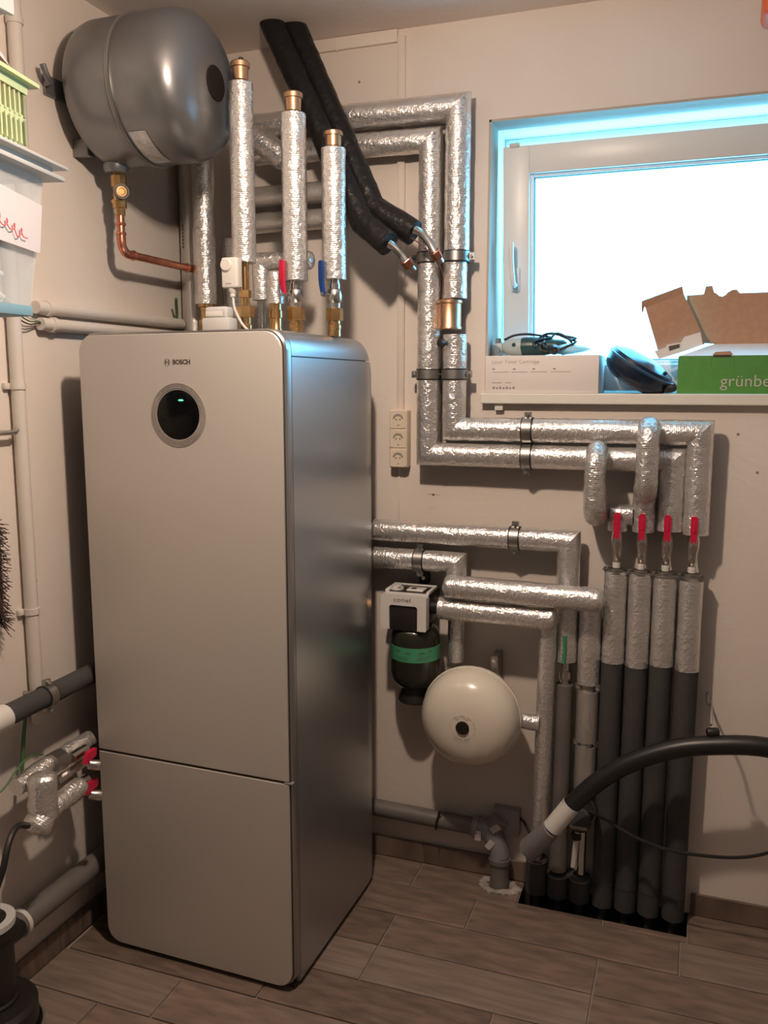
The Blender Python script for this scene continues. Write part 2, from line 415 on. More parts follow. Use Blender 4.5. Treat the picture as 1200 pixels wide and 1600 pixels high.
for i in range(len(rows) - 1):
    yb, yt = max(rows[i + 1], FY), rows[i]
    if yt - yb < .02: continue
    off = (.844, 1.064, .85, .25, .62, 1.0)[i % 6]
    x = off - 2.4
    near = yb > -1.4
    Lp = .60 if near else 1.2
    while x < RX:
        a, b = max(x, .002), min(x + Lp, RX - .002)
        x += Lp
        if b - a < .03: continue
        z = random.uniform(-.0006, .0006)
        spans = [(a, b, yb, yt)]
        if i == 0:   # cut round the opening
            spans = []
            if a < PX0: spans.append((a, min(b, PX0), yb, yt))
            lo_, hi = max(a, PX0), min(b, PX1)
            if hi - lo_ > .02: spans.append((lo_, hi, yb, PY - .004))
            if b > PX1: spans.append((max(a, PX1), b, yb, yt))
        for s in spans:
            if s[1] - s[0] < .02: continue
            obj('floor_tile', box(s[0] + g, s[1] - g, s[2] + g, s[3] - g, -.004, z + .0012, .0012, 1), random.choice(('plank', 'plank', 'plank2', 'plank3')), floor, smooth=False)
# skirting tiles
def skirting(name, spans, fn):
    s = struct(name, fn(spans[0][0], spans[-1][1], .002, .068, 0, .008), 'grout')
    for a, b in spans: obj('skirting_tile', fn(a + .0015, b - .0015, .003, .072, .006, .014, bev=.0018), 'plank2', s, smooth=False)
skirting('baseboard_back', [(.015, .244), (.244, .844), (.844, 1.186)], lambda a, b, z0, z1, d0, d1, bev=0: box(a, b, -d1, -d0, z0, z1, bev, 1))
skirting('baseboard_back_right', [(1.69, 2.045), (2.045, 2.645), (2.645, 2.99)], lambda a, b, z0, z1, d0, d1, bev=0: box(a, b, -d1, -d0, z0, z1, bev, 1))
skirting('baseboard_left', [(-3.6, -3.0), (-3.0, -2.4), (-2.4, -1.8), (-1.8, -1.2), (-1.2, -.6), (-.6, -.02)], lambda a, b, z0, z1, d0, d1, bev=0: box(d0, d1, a, b, z0, z1, bev, 1))
# drill hole and scratches in the back wall
obj('drill_hole', cyl((.865, -.0006, 1.248), (.865, .01, 1.248), .004, seg=10), 'socket_dark', wall_back)
bm = box(.846, .862, -.0006, .001, 1.2485, 1.2500); box(.868, .884, -.0006, .001, 1.2478, 1.2490, bm=bm)
obj('scratch', bm, 'ink_shade_grey', wall_back)
obj('scratch', box(.85, .872, -.0006, .001, 1.2065, 1.2075), 'ink_light', wall_back)
for x, z in ((1.745, 1.455), (1.80, 1.35), (.925, .405), (.965, .40), (.62, 2.5), (1.84, 1.24)):
    obj('chip', lathe([(.0045, -.0008), (.0035, .002)], (x, 0, z), (0, 1, 0), 7), 'ink_shade_grey', wall_back)
obj('chip', lathe([(.006, -.0008), (.004, .002)], (0, -.795, 1.075), (-1, 0, 0), 7), 'ink', wall_left)

# ================================================================== WINDOW
FW = .052   # fixed frame
def bar_frame(x0, x1, z0, z1, wl, wb, y0, y1, bev):
    b = bmn()
    box(x0, x0 + wl, y0, y1, z0, z1, bev, 2, b); box(x1 - wl, x1, y0, y1, z0, z1, bev, 2, b)
    box(x0 + wl - .001, x1 - wl + .001, y0, y1, z1 - wb, z1, bev, 2, b); box(x0 + wl - .001, x1 - wl + .001, y0, y1, z0, z0 + wb, bev, 2, b)
    return b
win = struct('window_1', bar_frame(WX0, WX1, WZ0 + .01, WZ1, .036, .036, .222, .285, .003), 'frame_white')
sx0, sx1, sz0, sz1 = 1.050, WX1 - .02, 1.580, 2.304
# the sash stands tilted open: hinged along its lower rear edge
TILT = Matrix.Translation(V((0, .218, sz0))) @ Matrix.Rotation(math.radians(6.3), 4, 'X') @ Matrix.Translation(V((0, -.218, -sz0)))
def tl(b): b.transform(TILT); return b
sash = obj('sash', tl(bar_frame(sx0, sx1, sz0, sz1, .080, .080, .153, .216, .004)), 'frame_white', win)
obj('glazing_bead', tl(bar_frame(sx0 + .078, sx1 - .078, sz0 + .078, sz1 - .078, .012, .012, .168, .200, .003)), 'frame_white', sash)
obj('gasket', tl(bar_frame(sx0 + .088, sx1 - .088, sz0 + .088, sz1 - .088, .004, .004, .174, .196, 0)), 'rubber', sash)
obj('pane', tl(box(sx0 + .085, sx1 - .085, .183, .189, sz0 + .085, sz1 - .085)), 'glass', sash)
hd = obj('window_handle', tl(box(sx0 + .026, sx0 + .052, .143, .153, 1.885, 1.955, .004)), 'white_plastic', win)
obj('grip', tl(tube(smooth_path([(sx0 + .039, .147, 1.905), (sx0 + .039, .120, 1.905), (sx0 + .037, .113, 1.925), (sx0 + .033, .113, 1.98), (sx0 + .033, .115, 2.025)], 5), .0085, 10, ends=('flat', .8))), 'white_plastic', hd)
obj('hinge_cover', tl(box(sx0 + .02, sx0 + .05, .149, .158, sz1 - .004, sz1 + .008, .002)), 'grey_white', sash)
# plaster reveal corner bead: front half of the reveal stands proud
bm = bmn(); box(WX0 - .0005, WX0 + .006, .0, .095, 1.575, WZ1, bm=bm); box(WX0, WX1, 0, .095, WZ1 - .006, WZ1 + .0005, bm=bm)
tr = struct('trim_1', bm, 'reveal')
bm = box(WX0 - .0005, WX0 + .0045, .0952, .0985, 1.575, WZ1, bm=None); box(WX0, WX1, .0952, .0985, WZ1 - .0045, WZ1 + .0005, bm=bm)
obj('reveal_joint_shade', bm, 'seam', tr, smooth=False)  # dark strip standing in for the shadow in the reveal's groove
sill = struct('window_sill', box(1.018, 2.14, -.032, .222, 1.535, 1.566, .003), 'shelf_white', wall_back)
obj('sill_bracket', box(1.06, 1.085, -.02, -.0005, 1.515, 1.535, .002), 'white_plastic', wall_back)

# ================================================================== CABLE DUCTS, SOCKETS
d1 = thing('cable_duct', 'slim white vertical cable duct running down from ceiling to triple socket', 'cable duct', (.757, 0, 2.0))
obj('duct_body', box(.745, .769, -.010, -.0005, 1.512, 2.612, .0015), 'duct', d1)
obj('duct_cover', box(.748, .766, -.0125, -.009, 1.512, 2.612, .001), 'duct', d1)
d2 = thing('cable_duct', 'short white horizontal cable duct along the edge of ceiling', 'cable duct', (.6, 0, 2.61))
obj('duct_body', box(.46, .745, -.012, -.0005, 2.596, 2.632, .0015), 'duct', d2)
obj('duct_joint', box(.548, .553, -.0135, -.0005, 2.594, 2.632, .001), 'duct', d2)
tag(obj('thin_cable_cover', box(.748, .754, -.004, -.0005, 1.14, 1.333, .001), 'duct'), 'thin painted cable strip below the triple socket', 'cable duct')
so = thing('triple_socket', 'cream surface-mounted triple power socket on the white wall', 'socket', (.761, 0, 1.42))
obj('housing', box(.7315, .7905, -.040, -.0005, 1.334, 1.514, .005, 3), 'beige_plastic', so)
for k in range(3):
    zc = 1.484 - k * .0600
    pl = obj('socket_plate', (lambda b: b)(loft([[V((x, y, z)) for x, z in rrect(.735, .787, zc - .027, zc + .027, .006, 3)] for y in (-.036, -.0425)])), 'beige_plastic', so, ang=40)
    obj('socket_well', lathe([(.0205, -.0432), (.0200, -.0418), (.0195, -.0418), (.0188, -.0427)], (.761, 0, zc), (0, 1, 0), 24, closed=True), 'beige_plastic', pl)
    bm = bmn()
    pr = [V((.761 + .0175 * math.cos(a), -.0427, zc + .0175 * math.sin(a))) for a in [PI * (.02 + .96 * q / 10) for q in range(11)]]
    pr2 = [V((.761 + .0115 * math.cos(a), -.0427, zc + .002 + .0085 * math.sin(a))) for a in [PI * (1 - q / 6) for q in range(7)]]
    prism(pr + pr2, (0, .002, 0), bm); obj('recess_shade', bm, 'ink_shade_grey', pl)  # crescent of painted shade along the top of the socket recess
    for dx in (-.0065, .0065): obj('pin_hole', cyl((.761 + dx, -.0430, zc), (.761 + dx, -.041, zc), .0024, seg=8), 'socket_dark', pl)
    obj('earth_clip', box(.759, .7645, -.0433, -.041, zc - .0195, zc - .0155, .0005), 'dark_zinc', pl)

# ================================================================== HEAT PUMP CABINET
cx0, cx1, cyf, cyb, cz0, cz1 = .1125, .714, -.728, -.172, .012, 1.7235
hp = thing('heat_pump_cabinet', 'tall silver and satin grey heat pump cabinet with round black display', 'heat pump', (.415, -.45, 0))
def shell(y0, y1, zlo, zhi, round_back, r=.05):
    rings = []
    prof = [(y0, 0)]
    if round_back:
        e = .055
        for k in range(7):
            a = k / 6 * PI / 2; prof.append((y1 - e + e * math.sin(a), e * (1 - math.cos(a))))
    else: prof.append((y1, 0))
    for y, ins in prof:
        q = min(ins, .02)
        rings.append([V((x, y, z)) for x, z in rrect(cx0 + q * .2, cx1 - q * .2, cz0, cz1 - ins, (.012, .012, r, r), 8)])
    b = loft(rings)
    for zc, up in ((zlo, False), (zhi, True)):
        if zc is None: continue
        gm = b.verts[:] + b.edges[:] + b.faces[:]
        bmesh.ops.bisect_plane(b, geom=gm, plane_co=(0, 0, zc), plane_no=(0, 0, 1), clear_outer=up, clear_inner=not up)
        ed = [e for e in b.edges if e.is_boundary]
        bmesh.ops.holes_fill(b, edges=ed)
    bmesh.ops.recalc_face_normals(b, faces=b.faces[:])
    return b
obj('body_shell', shell(-.696, cyb, None, 1.6575, True), 'side', hp, ang=40)
obj('top_lid', shell(-.696, cyb, 1.6605, None, True), 'side', hp, ang=40)
obj('front_frame', loft([[V((x, y, z)) for x, z in rrect(cx0 + i, cx1 - i, cz0 + i, cz1 - i, .05, 8)] for y, i in ((-.6985, 0), (-.722, 0), (-.727, .004))]), 'frame', hp, ang=40)
obj('frame_seam', loft([[V((x, y, z)) for x, z in rrect(cx0 + .0015, cx1 - .0015, cz0 + .004, cz1 - .0015, .049, 8)] for y in (-.700, -.694)]), 'seam', hp, ang=40)
obj('lid_seam', box(cx0 + .002, cx1 - .002, -.69, cyb - .05, 1.656, 1.662), 'seam', hp)
obj('seam_shadow_panel', loft([[V((x, y, z)) for x, z in rrect(cx0 + .004, cx1 - .004, cz0 + .004, cz1 - .004, .047, 8)] for y in (-.724, -.7285)]), 'seam', hp, ang=40)
def panel(z0, z1, rs):
    return loft([[V((x, y, z)) for x, z in rrect(cx0 + .006 + i, cx1 - .0075 - i, z0 + i, z1 - i, rs, 8)] for y, i in ((-.727, 0), (-.7330, 0), (-.7345, .0015))])
up = obj('front_panel', panel(.594, cz1 - .006, (.002, .002, .045, .045)), 'front', hp, ang=30)
lowp = obj('front_panel', panel(cz0 + .004, .587, (.045, .045, .002, .002)), 'front', hp, ang=30)
obj('handle_lip', box(cx1 - .02, cx1 + .004, -.7355, -.722, .5885, .5925, .001), 'silver', hp)
obj('plinth', box(cx0 + .02, cx1 - .012, -.71, cyb - .01, 0, cz0 + .004), 'seam', hp)
fy = -.7345; dc = V((.416, fy, 1.517))
dsp = obj('display', lathe([(.0615, .004), (.0615, -.0012), (.0600, -.0022), (.001, -.0026)], dc, (0, 1, 0), 48), 'black_glass', hp)
obj('status_light', lathe([(.0001, -.0036), (.001, -.0036), (.0011, -.0018)], (0, 0, 0), (0, 1, 0), 12), 'green_led', dsp).location = (0, 0, 0)
bpy.data.objects['status_light'].scale = (7.5, 1, 2.2); bpy.data.objects['status_light'].location = (.010, -.0030, .0365)
for k, rr in enumerate((.0635, .0685, .0735, .0780)):
    obj('display_ring', lathe([(rr - .0013, -.0018), (rr + .0013, -.0018), (rr + .0013, .001), (rr - .0013, .001)], dc, (0, 1, 0), 48, closed=True), 'silver' if k == 0 else 'ink_shade_grey', hp)
text('maker_lettering', 'BOSCH', .0158, (.4300, fy - .0004, 1.6470), 'ink', hp, bold=.0005, sx=1.0)
em = obj('maker_emblem', lathe([(.0082, -.0007), (.0092, -.0007), (.0092, .0003), (.0082, .0003)], (.3885, fy, 1.6470), (0, 1, 0), 28, closed=True), 'ink_shade_grey', hp)
bm = bmn()
for s in (-1, 1):
    box(.3885 + s * .0042 - .0012, .3885 + s * .0042 + .0012, fy - .0007, fy + .0003, 1.6415, 1.6525, bm=bm)
box(.3885 - .0042, .3885 + .0042, fy - .0007, fy + .0003, 1.6463, 1.6477, bm=bm)
obj('emblem_anchor', bm, 'ink', em)

# ================================================================== TOWERS AND FITTINGS ON THE CABINET
def hex_nut(name, parent, x, y, z0, z1, r, m='brass'): return obj(name, cyl((x, y, z0), (x, y, z1), r, seg=6, bev=.0012, hexa=True), m, parent, ang=25)
def air_vent(parent, x, y, z0, h, cap=False):
    av = obj('air_vent', lathe([(.010, 0), (.010, h * .12), (.0205, h * .17), (.0215, h * .72), (.0255, h * .74), (.0255, h * .94), (.022, h), (.001, h)], (x, y, z0), (0, 0, 1), 28), 'bronze', parent)
    if cap: obj('vent_cap', lathe([(.006, 0), (.0065, .008), (.004, .011), (.001, .011)], (x + .003, y, z0 + h), (0, 0, 1), 14), 'black_plastic', av)
def lever_valve(parent, x, y, z0, z1, side, colour, r=.017, lever_up=.085):
    """nickel ball valve with hexagonal ends and a flat coloured lever pointing up"""
    h = z1 - z0
    vb = obj('ball_valve', lathe([(r * .85, 0), (r * .85, h * .2), (r * 1.05, h * .28), (r * 1.12, h * .5), (r * 1.05, h * .72), (r * .85, h * .8), (r * .85, h)], (x, y, z0), (0, 0, 1), 20), 'nickel', parent)
    zc = z0 + h * .55; s = V(side); p = V((x, y, zc))
    obj('valve_stem', cyl(p + s * r, p + s * (r + .016), .006, seg=12), 'nickel', vb)
    q = p + s * (r + .013)
    t = V((0, 0, 1)).cross(s).normalized()
    pts = [(-.0075, .0), (.0075, .0), (.0085, .022), (.0095, .04), (.0095, lever_up - .006), (.006, lever_up), (-.006, lever_up), (-.0095, lever_up - .006), (-.0095, .04), (-.0085, .022)]
    lv = obj('lever', prism([q + t * a + V((0, 0, b)) + s * (.006 * min(1, b / .03)) for a, b in pts], s * .007), colour, vb)
    obj('lever_rib', prism([q + t * a + V((0, 0, b)) + s * .0125 for a, b in ((-.0035, .034), (.0035, .034), (.0035, lever_up - .012), (-.0035, lever_up - .012))], s * .0015), colour, vb)
    obj('stem_nut', cyl(q - s * .002, q + s * .009, .0065, seg=6, hexa=True), 'zinc', vb)
    return vb
TOP = cz1
def tower(label, x, y, z_nut, z_val, z0, z1, r, vent_h, cap, lever=None):
    t = thing('insulated_riser', label, 'pipe', (x, y, TOP), None)
    obj('foil_sleeve', tube([(x, y, z0), (x, y, z1)], r, 24, step=.012, wob=.0011), 'foil', t, ang=50)
    air_vent(t, x, y, z1 - .002, vent_h, cap)
    obj('brass_union', lathe([(.017, 0), (.017, .018), (.0185, .02), (.0185, .030), (.016, .033), (.016, z_nut[0] - TOP)], (x, y, TOP - .001), (0, 0, 1), 24), 'brass', t)
    hex_nut('union_nut', t, x, y, z_nut[0] - .002, z_nut[1], .024)
    if lever:
        lever_valve(t, x, y, z_val[0], z_val[1], lever[0], lever[1], .0195, lever[2])
        obj('valve_tail', cyl((x, y, z_val[1] - .002), (x, y, z0 + .002), .014, seg=16), 'nickel', t)
    return t
sd = V((-.55, -.83, 0)).normalized()
t1 = tower('tallest foil wrapped riser on the cabinet, brass air vent with black tip', .459, -.45, (1.775, 1.803), None, 1.918, 2.376, .0325, .056, True)
obj('brass_pipe', cyl((.459, -.45, 1.80), (.459, -.45, 1.925), .012, seg=16), 'brass', t1)
hex_nut('brass_collar', t1, .459, -.45, 1.826, 1.846, .017)
tower('foil wrapped riser with red lever valve at its foot, on the cabinet', .597, -.42, (1.766, 1.800), (1.797, 1.860), 1.868, 2.294, .0335, .056, False, (sd, 'red', .088))
tower('foil wrapped riser with blue lever valve, shortest and rightmost on the cabinet', .690, -.372, (1.766, 1.798), (1.797, 1.862), 1.873, 2.211, .0325, .047, False, (sd, 'blue', .088))
t4 = thing('insulated_riser', 'short foil stub on a brass fitting between the taller risers', 'pipe', (.526, -.40, TOP))
obj('foil_sleeve', tube([(.526, -.40, 1.812), (.526, -.40, 1.893)], .0245, 20, step=.01, wob=.001, ends=('flat', .35)), 'foil', t4, ang=50)
obj('brass_union', lathe([(.017, 0), (.0185, .02), (.0165, .024), (.0165, .05), (.020, .052), (.020, .07), (.017, .072), (.017, .10)], (.526, -.40, TOP - .001), (0, 0, 1), 24), 'brass', t4)
t5 = thing('elbow_pipe', 'crumpled foil elbow on a corrugated leg behind the stub riser', 'pipe', (.42, -.28, TOP))
foil_run(t5, [(.420, -.28, 1.835), (.420, -.28, 1.945), (.575, -.28, 1.942)], .026, 'foil_crumpled', ('flat', .5))
pr = []
for k in range(24): pr += [(.012, k * .005), (.0145, k * .005 + .0025)]
obj('corrugated_tube', lathe(pr, (.420, -.28, TOP - .002), (0, 0, 1), 18), 'steel', t5, ang=60)
# thermostat box with its cable, small grey box
th = thing('actuator_box', 'white actuator box clipped to the foot of the tallest riser', 'actuator', (.449, -.49, 1.885))
obj('housing', box(.426, .475, -.520, -.490, 1.845, 1.925, .006, 3), 'white_plastic', th)
obj('dial', lathe([(.0165, .003), (.0165, -.004), (.014, -.006), (.001, -.006)], (.443, -.520, 1.905), (0, 1, 0), 24), 'white_plastic', th)
obj('label_strip', box(.440, .458, -.5212, -.519, 1.856, 1.859), 'ink_light', th)
obj('cable_gland', lathe([(.012, 0), (.010, .010), (.007, .014), (.007, .022)], (.452, -.505, 1.846), (0, 0, -1), 16), 'white_plastic', th)
obj('cable', tube(smooth_path([(.452, -.505, 1.828), (.455, -.505, 1.80), (.463, -.502, 1.775), (.482, -.50, 1.745), (.505, -.49, TOP + .004), (.53, -.46, TOP + .003)], 6), .0035, 8), 'white_cable', th)
jb = thing('junction_box', 'small pale grey plastic box standing on the cabinet top', 'junction box', (.42, -.52, TOP))
obj('box_base', box(.377, .460, -.545, -.495, TOP, 1.768, .006, 2), 'grey_white', jb)
obj('box_cover', box(.384, .452, -.540, -.500, 1.766, 1.797, .008, 3), 'grey_white', jb)
obj('label_plate', box(.388, .438, -.5415, -.539, 1.771, 1.784, .001), 'white_plastic', jb)

# ================================================================== PIPES IN THE LEFT CORNER
c0 = thing('corner_pipe', 'bright foil pipe standing in the corner beside the copper pipe', 'pipe', (.137, -.12, 1.78))
obj('foil_sleeve', tube([(.137, -.12, 1.845), (.137, -.12, 2.36)], .036, 20, step=.012, wob=.0014), 'foil', c0, ang=50)
obj('brass_fitting', lathe([(.018, 0), (.018, .03), (.024, .034), (.024, .06), (.019, .065), (.019, .10), (.026, .103), (.026, .112)], (.137, -.12, 1.735), (0, 0, 1), 20), 'brass', c0)
obj('brass_tail', cyl((.137, -.12, 1.4), (.137, -.12, 1.74), .016, seg=14), 'copper', c0)
c1 = thing('corner_pipe', 'wide dull foil pipe deepest in the corner behind the bright one', 'pipe', (.046, -.044, 1.7))
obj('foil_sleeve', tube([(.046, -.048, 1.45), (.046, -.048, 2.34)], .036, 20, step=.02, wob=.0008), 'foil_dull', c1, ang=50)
bm = bmn()
for k in range(7): box(.0345, .0385, -.0853 + .0005, -.083, 2.03 + k * .011, 2.038 + k * .011, bm=bm)
obj('printed_marks', bm, 'ink', c1)
c2 = thing('corner_pipe', 'slim crumpled foil pipe behind, between corner pipes and tallest riser', 'pipe', (.178, -.045, 1.8))
obj('foil_sleeve', tube([(.190, -.042, 1.55), (.190, -.042, 2.055)], .033, 18, step=.012, wob=.0018), 'foil_crumpled', c2, ang=50)
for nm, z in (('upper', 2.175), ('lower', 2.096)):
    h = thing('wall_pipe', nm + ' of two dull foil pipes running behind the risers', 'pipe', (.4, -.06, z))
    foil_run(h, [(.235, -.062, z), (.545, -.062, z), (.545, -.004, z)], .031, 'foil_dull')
# ---- runs A (outer) and B (inner)
dA = -.062
A = thing('insulated_pipe_run', 'outer foil pipe run with bronze coupling, climbing beside window to ceiling', 'pipe', (.948, dA, 1.6))
rA = .0375
foil_run(A, [(.30, dA, 2.385), (.948, dA, 2.378), (.948, dA, 1.972)], rA)
obj('foil_sleeve', tube([(.944, dA, 1.968), (.944, dA, 1.842)], .036, 20, step=.012, wob=.0012), 'foil', A, ang=50)
obj('bronze_coupling', lathe([(.012, 0), (.033, .002), (.036, .004), (.036, .010), (.034, .013), (.034, .076), (.037, .079), (.037, .086), (.030, .09)], (.932, dA - .01, 1.750), (0, 0, 1), 32), 'bronze', A)
foil_run(A, [(.946, dA, 1.738), (.946, dA, 1.459), (1.646, dA, 1.459), (1.646, dA, 1.178)], rA * .96)
obj('drain_tap', lathe([(.006, 0), (.008, .012), (.011, .014), (.011, .03), (.004, .032)], (.928, dA - .034, 1.712), (-.4, -1, 0), 14), 'black_plastic', A)
clamp(A, (.948, dA, 1.962), (0, 0, 1), rA, (1, 0, 0)); clamp(A, (.946, dA, 1.622), (0, 0, 1), rA * .96, (1, 0, 0))
clamp(A, (1.17, dA, 1.459), (1, 0, 0), rA * .96, (0, 0, 1))
rB = .0355
B = thing('insulated_pipe_run', 'inner foil pipe run nested inside the outer one beside window', 'pipe', (.865, dA, 1.6))
foil_run(B, [(.30, dA, 2.305), (.867, dA, 2.295), (.865, dA, 1.382), (1.578, dA, 1.382), (1.578, dA, 1.185)], rB)
clamp(B, (.866, dA, 1.962), (0, 0, 1), rB, (1, 0, 0)); clamp(B, (.8655, dA, 1.622), (0, 0, 1), rB, (1, 0, 0))
clamp(B, (1.17, dA, 1.382), (1, 0, 0), rB, (0, 0, 1))
tj = thing('foil_joint', 'crumpled foil lump joining two wall pipes behind the tall risers', 'pipe', (.37, dA, 2.30))
obj('foil_sleeve', tube([(.33, -.137, 2.335), (.43, -.137, 2.262)], .036, 18, step=.012, wob=.004, ends=(.5, .5)), 'foil_crumpled', tj, ang=60)
# ---- C, D
C = thing('insulated_pipe_run', 'upper foil pipe leaving the cabinet side and turning down beside the manifold', 'pipe', (1.3, dA, .9))
foil_run(C, [(.66, dA, 1.136), (1.300, dA, 1.136), (1.300, dA, .775)], .034)
clamp(C, (1.14, dA, 1.136), (1, 0, 0), .034, (0, 0, 1))
obj('end_band', ring((.683, dA, 1.136), (1, 0, 0), .030, .0355, .016), 'dark_zinc', C)
obj('torn_patch', tube([(1.300, dA - .0345, .86), (1.302, dA - .0345, .81), (1.299, dA - .0345, .775)], .006, 8), 'green_label', C, label='dark green torn patch')
obj('brass_fitting', lathe([(.014, 0), (.014, .02), (.019, .023), (.019, .048), (.013, .05), (.013, .085)], (1.300, dA, .695), (0, 0, 1), 18), 'nickel', C)
obj('foam_sleeve', tube([(1.299, dA, .70), (1.297, dA, .10)], .027, 18, step=.03, wob=.0006), 'grey_pipe', C, ang=50)
D = thing('insulated_pipe_run', 'lower foil pipe leaving the cabinet side, dropping behind the white vessel', 'pipe', (.955, dA, .9))
foil_run(D, [(.66, dA, 1.048), (.958, dA, 1.048), (.958, dA, .955)], .0335)
obj('foil_sleeve', tube([(.960, dA, .96), (.962, dA, .735)], .026, 18, step=.012, wob=.0012), 'foil', D, ang=50)
clamp(D, (.842, dA, 1.048), (1, 0, 0), .0335, (0, 0, 1))
obj('end_band', ring((.683, dA, 1.048), (1, 0, 0), .030, .0350, .014), 'dark_zinc', D)
E_ = thing('insulated_pipe_run', 'foil pipe crossing in front of the others, rounded at both ends', 'pipe', (1.16, -.135, .99))
foil_run(E_, [(.957, -.137, .990), (1.395, -.137, .985)], .0355, 'foil', (.55, .55))
EV = thing('insulated_pipe_run', 'foil covered drop pipe in three sections above the black water meter', 'pipe', (1.369, dA, .5))
obj('foil_sleeve', tube([(1.369, dA, .95), (1.369, dA, .712)], .034, 20, step=.012, wob=.0010), 'foil', EV, ang=50)
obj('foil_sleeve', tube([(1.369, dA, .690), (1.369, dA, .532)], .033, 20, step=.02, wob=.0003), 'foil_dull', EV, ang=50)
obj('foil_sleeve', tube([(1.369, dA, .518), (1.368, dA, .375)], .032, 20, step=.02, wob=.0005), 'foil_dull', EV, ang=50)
obj('inner_pipe', cyl((1.369, dA, .72), (1.368, dA, .10), .013, seg=14), 'steel', EV)
for z in (.701, .525): clamp(EV, (1.369, dA, z), (0, 0, 1), .020, (1, 0, 0))
bm = bmn()
for k in range(8): box(1.378, 1.382, dA - .0325, dA - .030, .575 + k * .008, .5805 + k * .008, bm=bm)
obj('printed_marks', bm, 'ink_shade_grey', EV)
F = thing('insulated_pipe_run', 'foil pipe from the filter head turning down to the floor drain', 'pipe', (1.25, -.11, .6))
foil_run(F, [(.925, -.126, .918), (1.268, -.126, .915)], .0345, 'foil', ('flat', .35))
obj('foil_sleeve', tube([(1.252, -.100, .895), (1.243, -.095, .245)], .0265, 18, step=.014, wob=.0012, r1=.025), 'foil', F, ang=50)
obj('inner_pipe', cyl((1.243, -.095, .25), (1.232, -.066, .08), .012, seg=12), 'grey_pipe', F)

# ================================================================== FOUR-PIPE MANIFOLD
RXS = (1.437, 1.505, 1.573, 1.643)
words_ = ('leftmost', 'second from left', 'third from left', 'rightmost')
foil_top = (1.052, 1.052, 1.050, 1.046); foil_bot = (.790, .784, .795, .788)
for k, x in enumerate(RXS):
    r_ = thing('manifold_pipe', words_[k] + ' of four red lever manifold pipes, grey foam foot under foil', 'pipe', (x, -.062, .5), None)
    obj('foam_sleeve', tube([(x - .003, -.058, .012), (x, -.062, foil_bot[k] + .02)], .0325, 22, step=.04, wob=.0006), 'foam', r_, ang=50)
    obj('inner_pipe', cyl((x - .003, -.058, -.27), (x - .003, -.058, .02), .012, seg=12), 'seam', r_)
    obj('foam_joint', ring((x - .003, -.0585, .085), (0, 0, 1), .030, .0335, .003), 'seam', r_)
    obj('foil_sleeve', tube([(x, -.062, foil_bot[k]), (x, -.062, foil_top[k])], .0332, 22, step=.012, wob=.0008), 'foil', r_, ang=50)
    obj('foil_tape', tube([(x, -.062, foil_bot[k] - .004), (x, -.062, foil_bot[k] + .02)], .0338, 22, step=.006, wob=.0014), 'foil_crumpled', r_, ang=50)
    cl = obj('clamp_ring', ring((x, -.062, 1.061), (0, 0, 1), .014, .026, .010), 'dark_zinc', r_)
    obj('screw', cyl((x - .032, -.085, 1.066), (x - .032, -.065, 1.066), .005, seg=8), 'nickel', cl)
    obj('white_collar', lathe([(.009, 0), (.0115, .002), (.0115, .016), (.009, .018)], (x, -.062, 1.066), (0, 0, 1), 16), 'white_plastic', r_)
    obj('threaded_nipple', lathe([(.008, 0), (.011, .003), (.008, .006), (.011, .009), (.008, .012), (.012, .018), (.012, .034), (.009, .036)], (x, -.062, 1.082), (0, 0, 1), 14), 'nickel', r_)
    lever_valve(r_, x, -.062, 1.112, 1.190, (0, -1, 0), 'red', .0158, .078)
tag(obj('manifold_rail', box(1.405, 1.675, -.080, -.046, 1.052, 1.060, .001), 'dark_zinc'), 'dark steel clamp rail across the tops of four foil pipes', 'pipe rail')
g1 = thing('bridging_pipe', 'shorter foil bridge pipe bulging out over the lower pipe, left one', 'pipe', (1.377, -.14, 1.3))
obj('foil_sleeve', tube(smooth_path([(1.377, -.099, 1.392), (1.377, -.115, 1.405), (1.377, -.148, 1.375), (1.377, -.150, 1.31), (1.377, -.140, 1.245), (1.377, -.10, 1.222), (1.377, -.03, 1.222)], 8), .0305, 18, wob=.002, wf=45), 'foil_crumpled', g1, ang=50)
g2 = thing('bridging_pipe', 'longer foil bridge pipe bulging out over both horizontal pipes', 'pipe', (1.515, -.14, 1.38))
obj('foil_sleeve', tube(smooth_path([(1.514, -.100, 1.462), (1.514, -.12, 1.475), (1.514, -.150, 1.445), (1.514, -.152, 1.38), (1.513, -.145, 1.315), (1.510, -.10, 1.287), (1.508, -.098, 1.272)], 8), .0305, 18, wob=.002, wf=45), 'foil_crumpled', g2, ang=50)
g3 = thing('insulated_tee', 'crumpled foil tee behind the two left red levers', 'pipe', (1.47, dA, 1.22))
foil_run(g3, [(1.437, dA, 1.178), (1.437, dA, 1.222), (1.478, dA, 1.222)], .0300, 'foil_crumpled', wob=.003)
obj('foil_sleeve', tube([(1.507, dA, 1.178), (1.507, dA, 1.31)], .033, 18, step=.01, wob=.0026), 'foil_crumpled', g3, ang=50)
# foam sleeves standing in the floor opening
for k, (x, zt, lb) in enumerate(((1.230, .125, 'leftmost short grey foam sleeve in the floor opening, under slim foil pipe'), (1.297, .088, 'middle short grey foam sleeve in the floor opening, under brown foam pipe'), (1.364, .088, 'short grey foam sleeve in the floor opening, under the black meter'))):
    s = thing('foam_floor_sleeve', lb, 'pipe sleeve', (x, -.056, 0), None)
    obj('foam_sleeve', tube([(x, -.057, .010), (x, -.057, zt)], .0325, 22, step=.05, wob=.0006), 'foam', s, ang=50)
    obj('inner_pipe', cyl((x, -.057, -.27), (x, -.057, .02), .012, seg=12), 'seam', s)
    obj('pipe_tie', ring((x, -.057, zt - .006), (0, 0, 1), .032, .034, .004), 'grey_pipe', s)

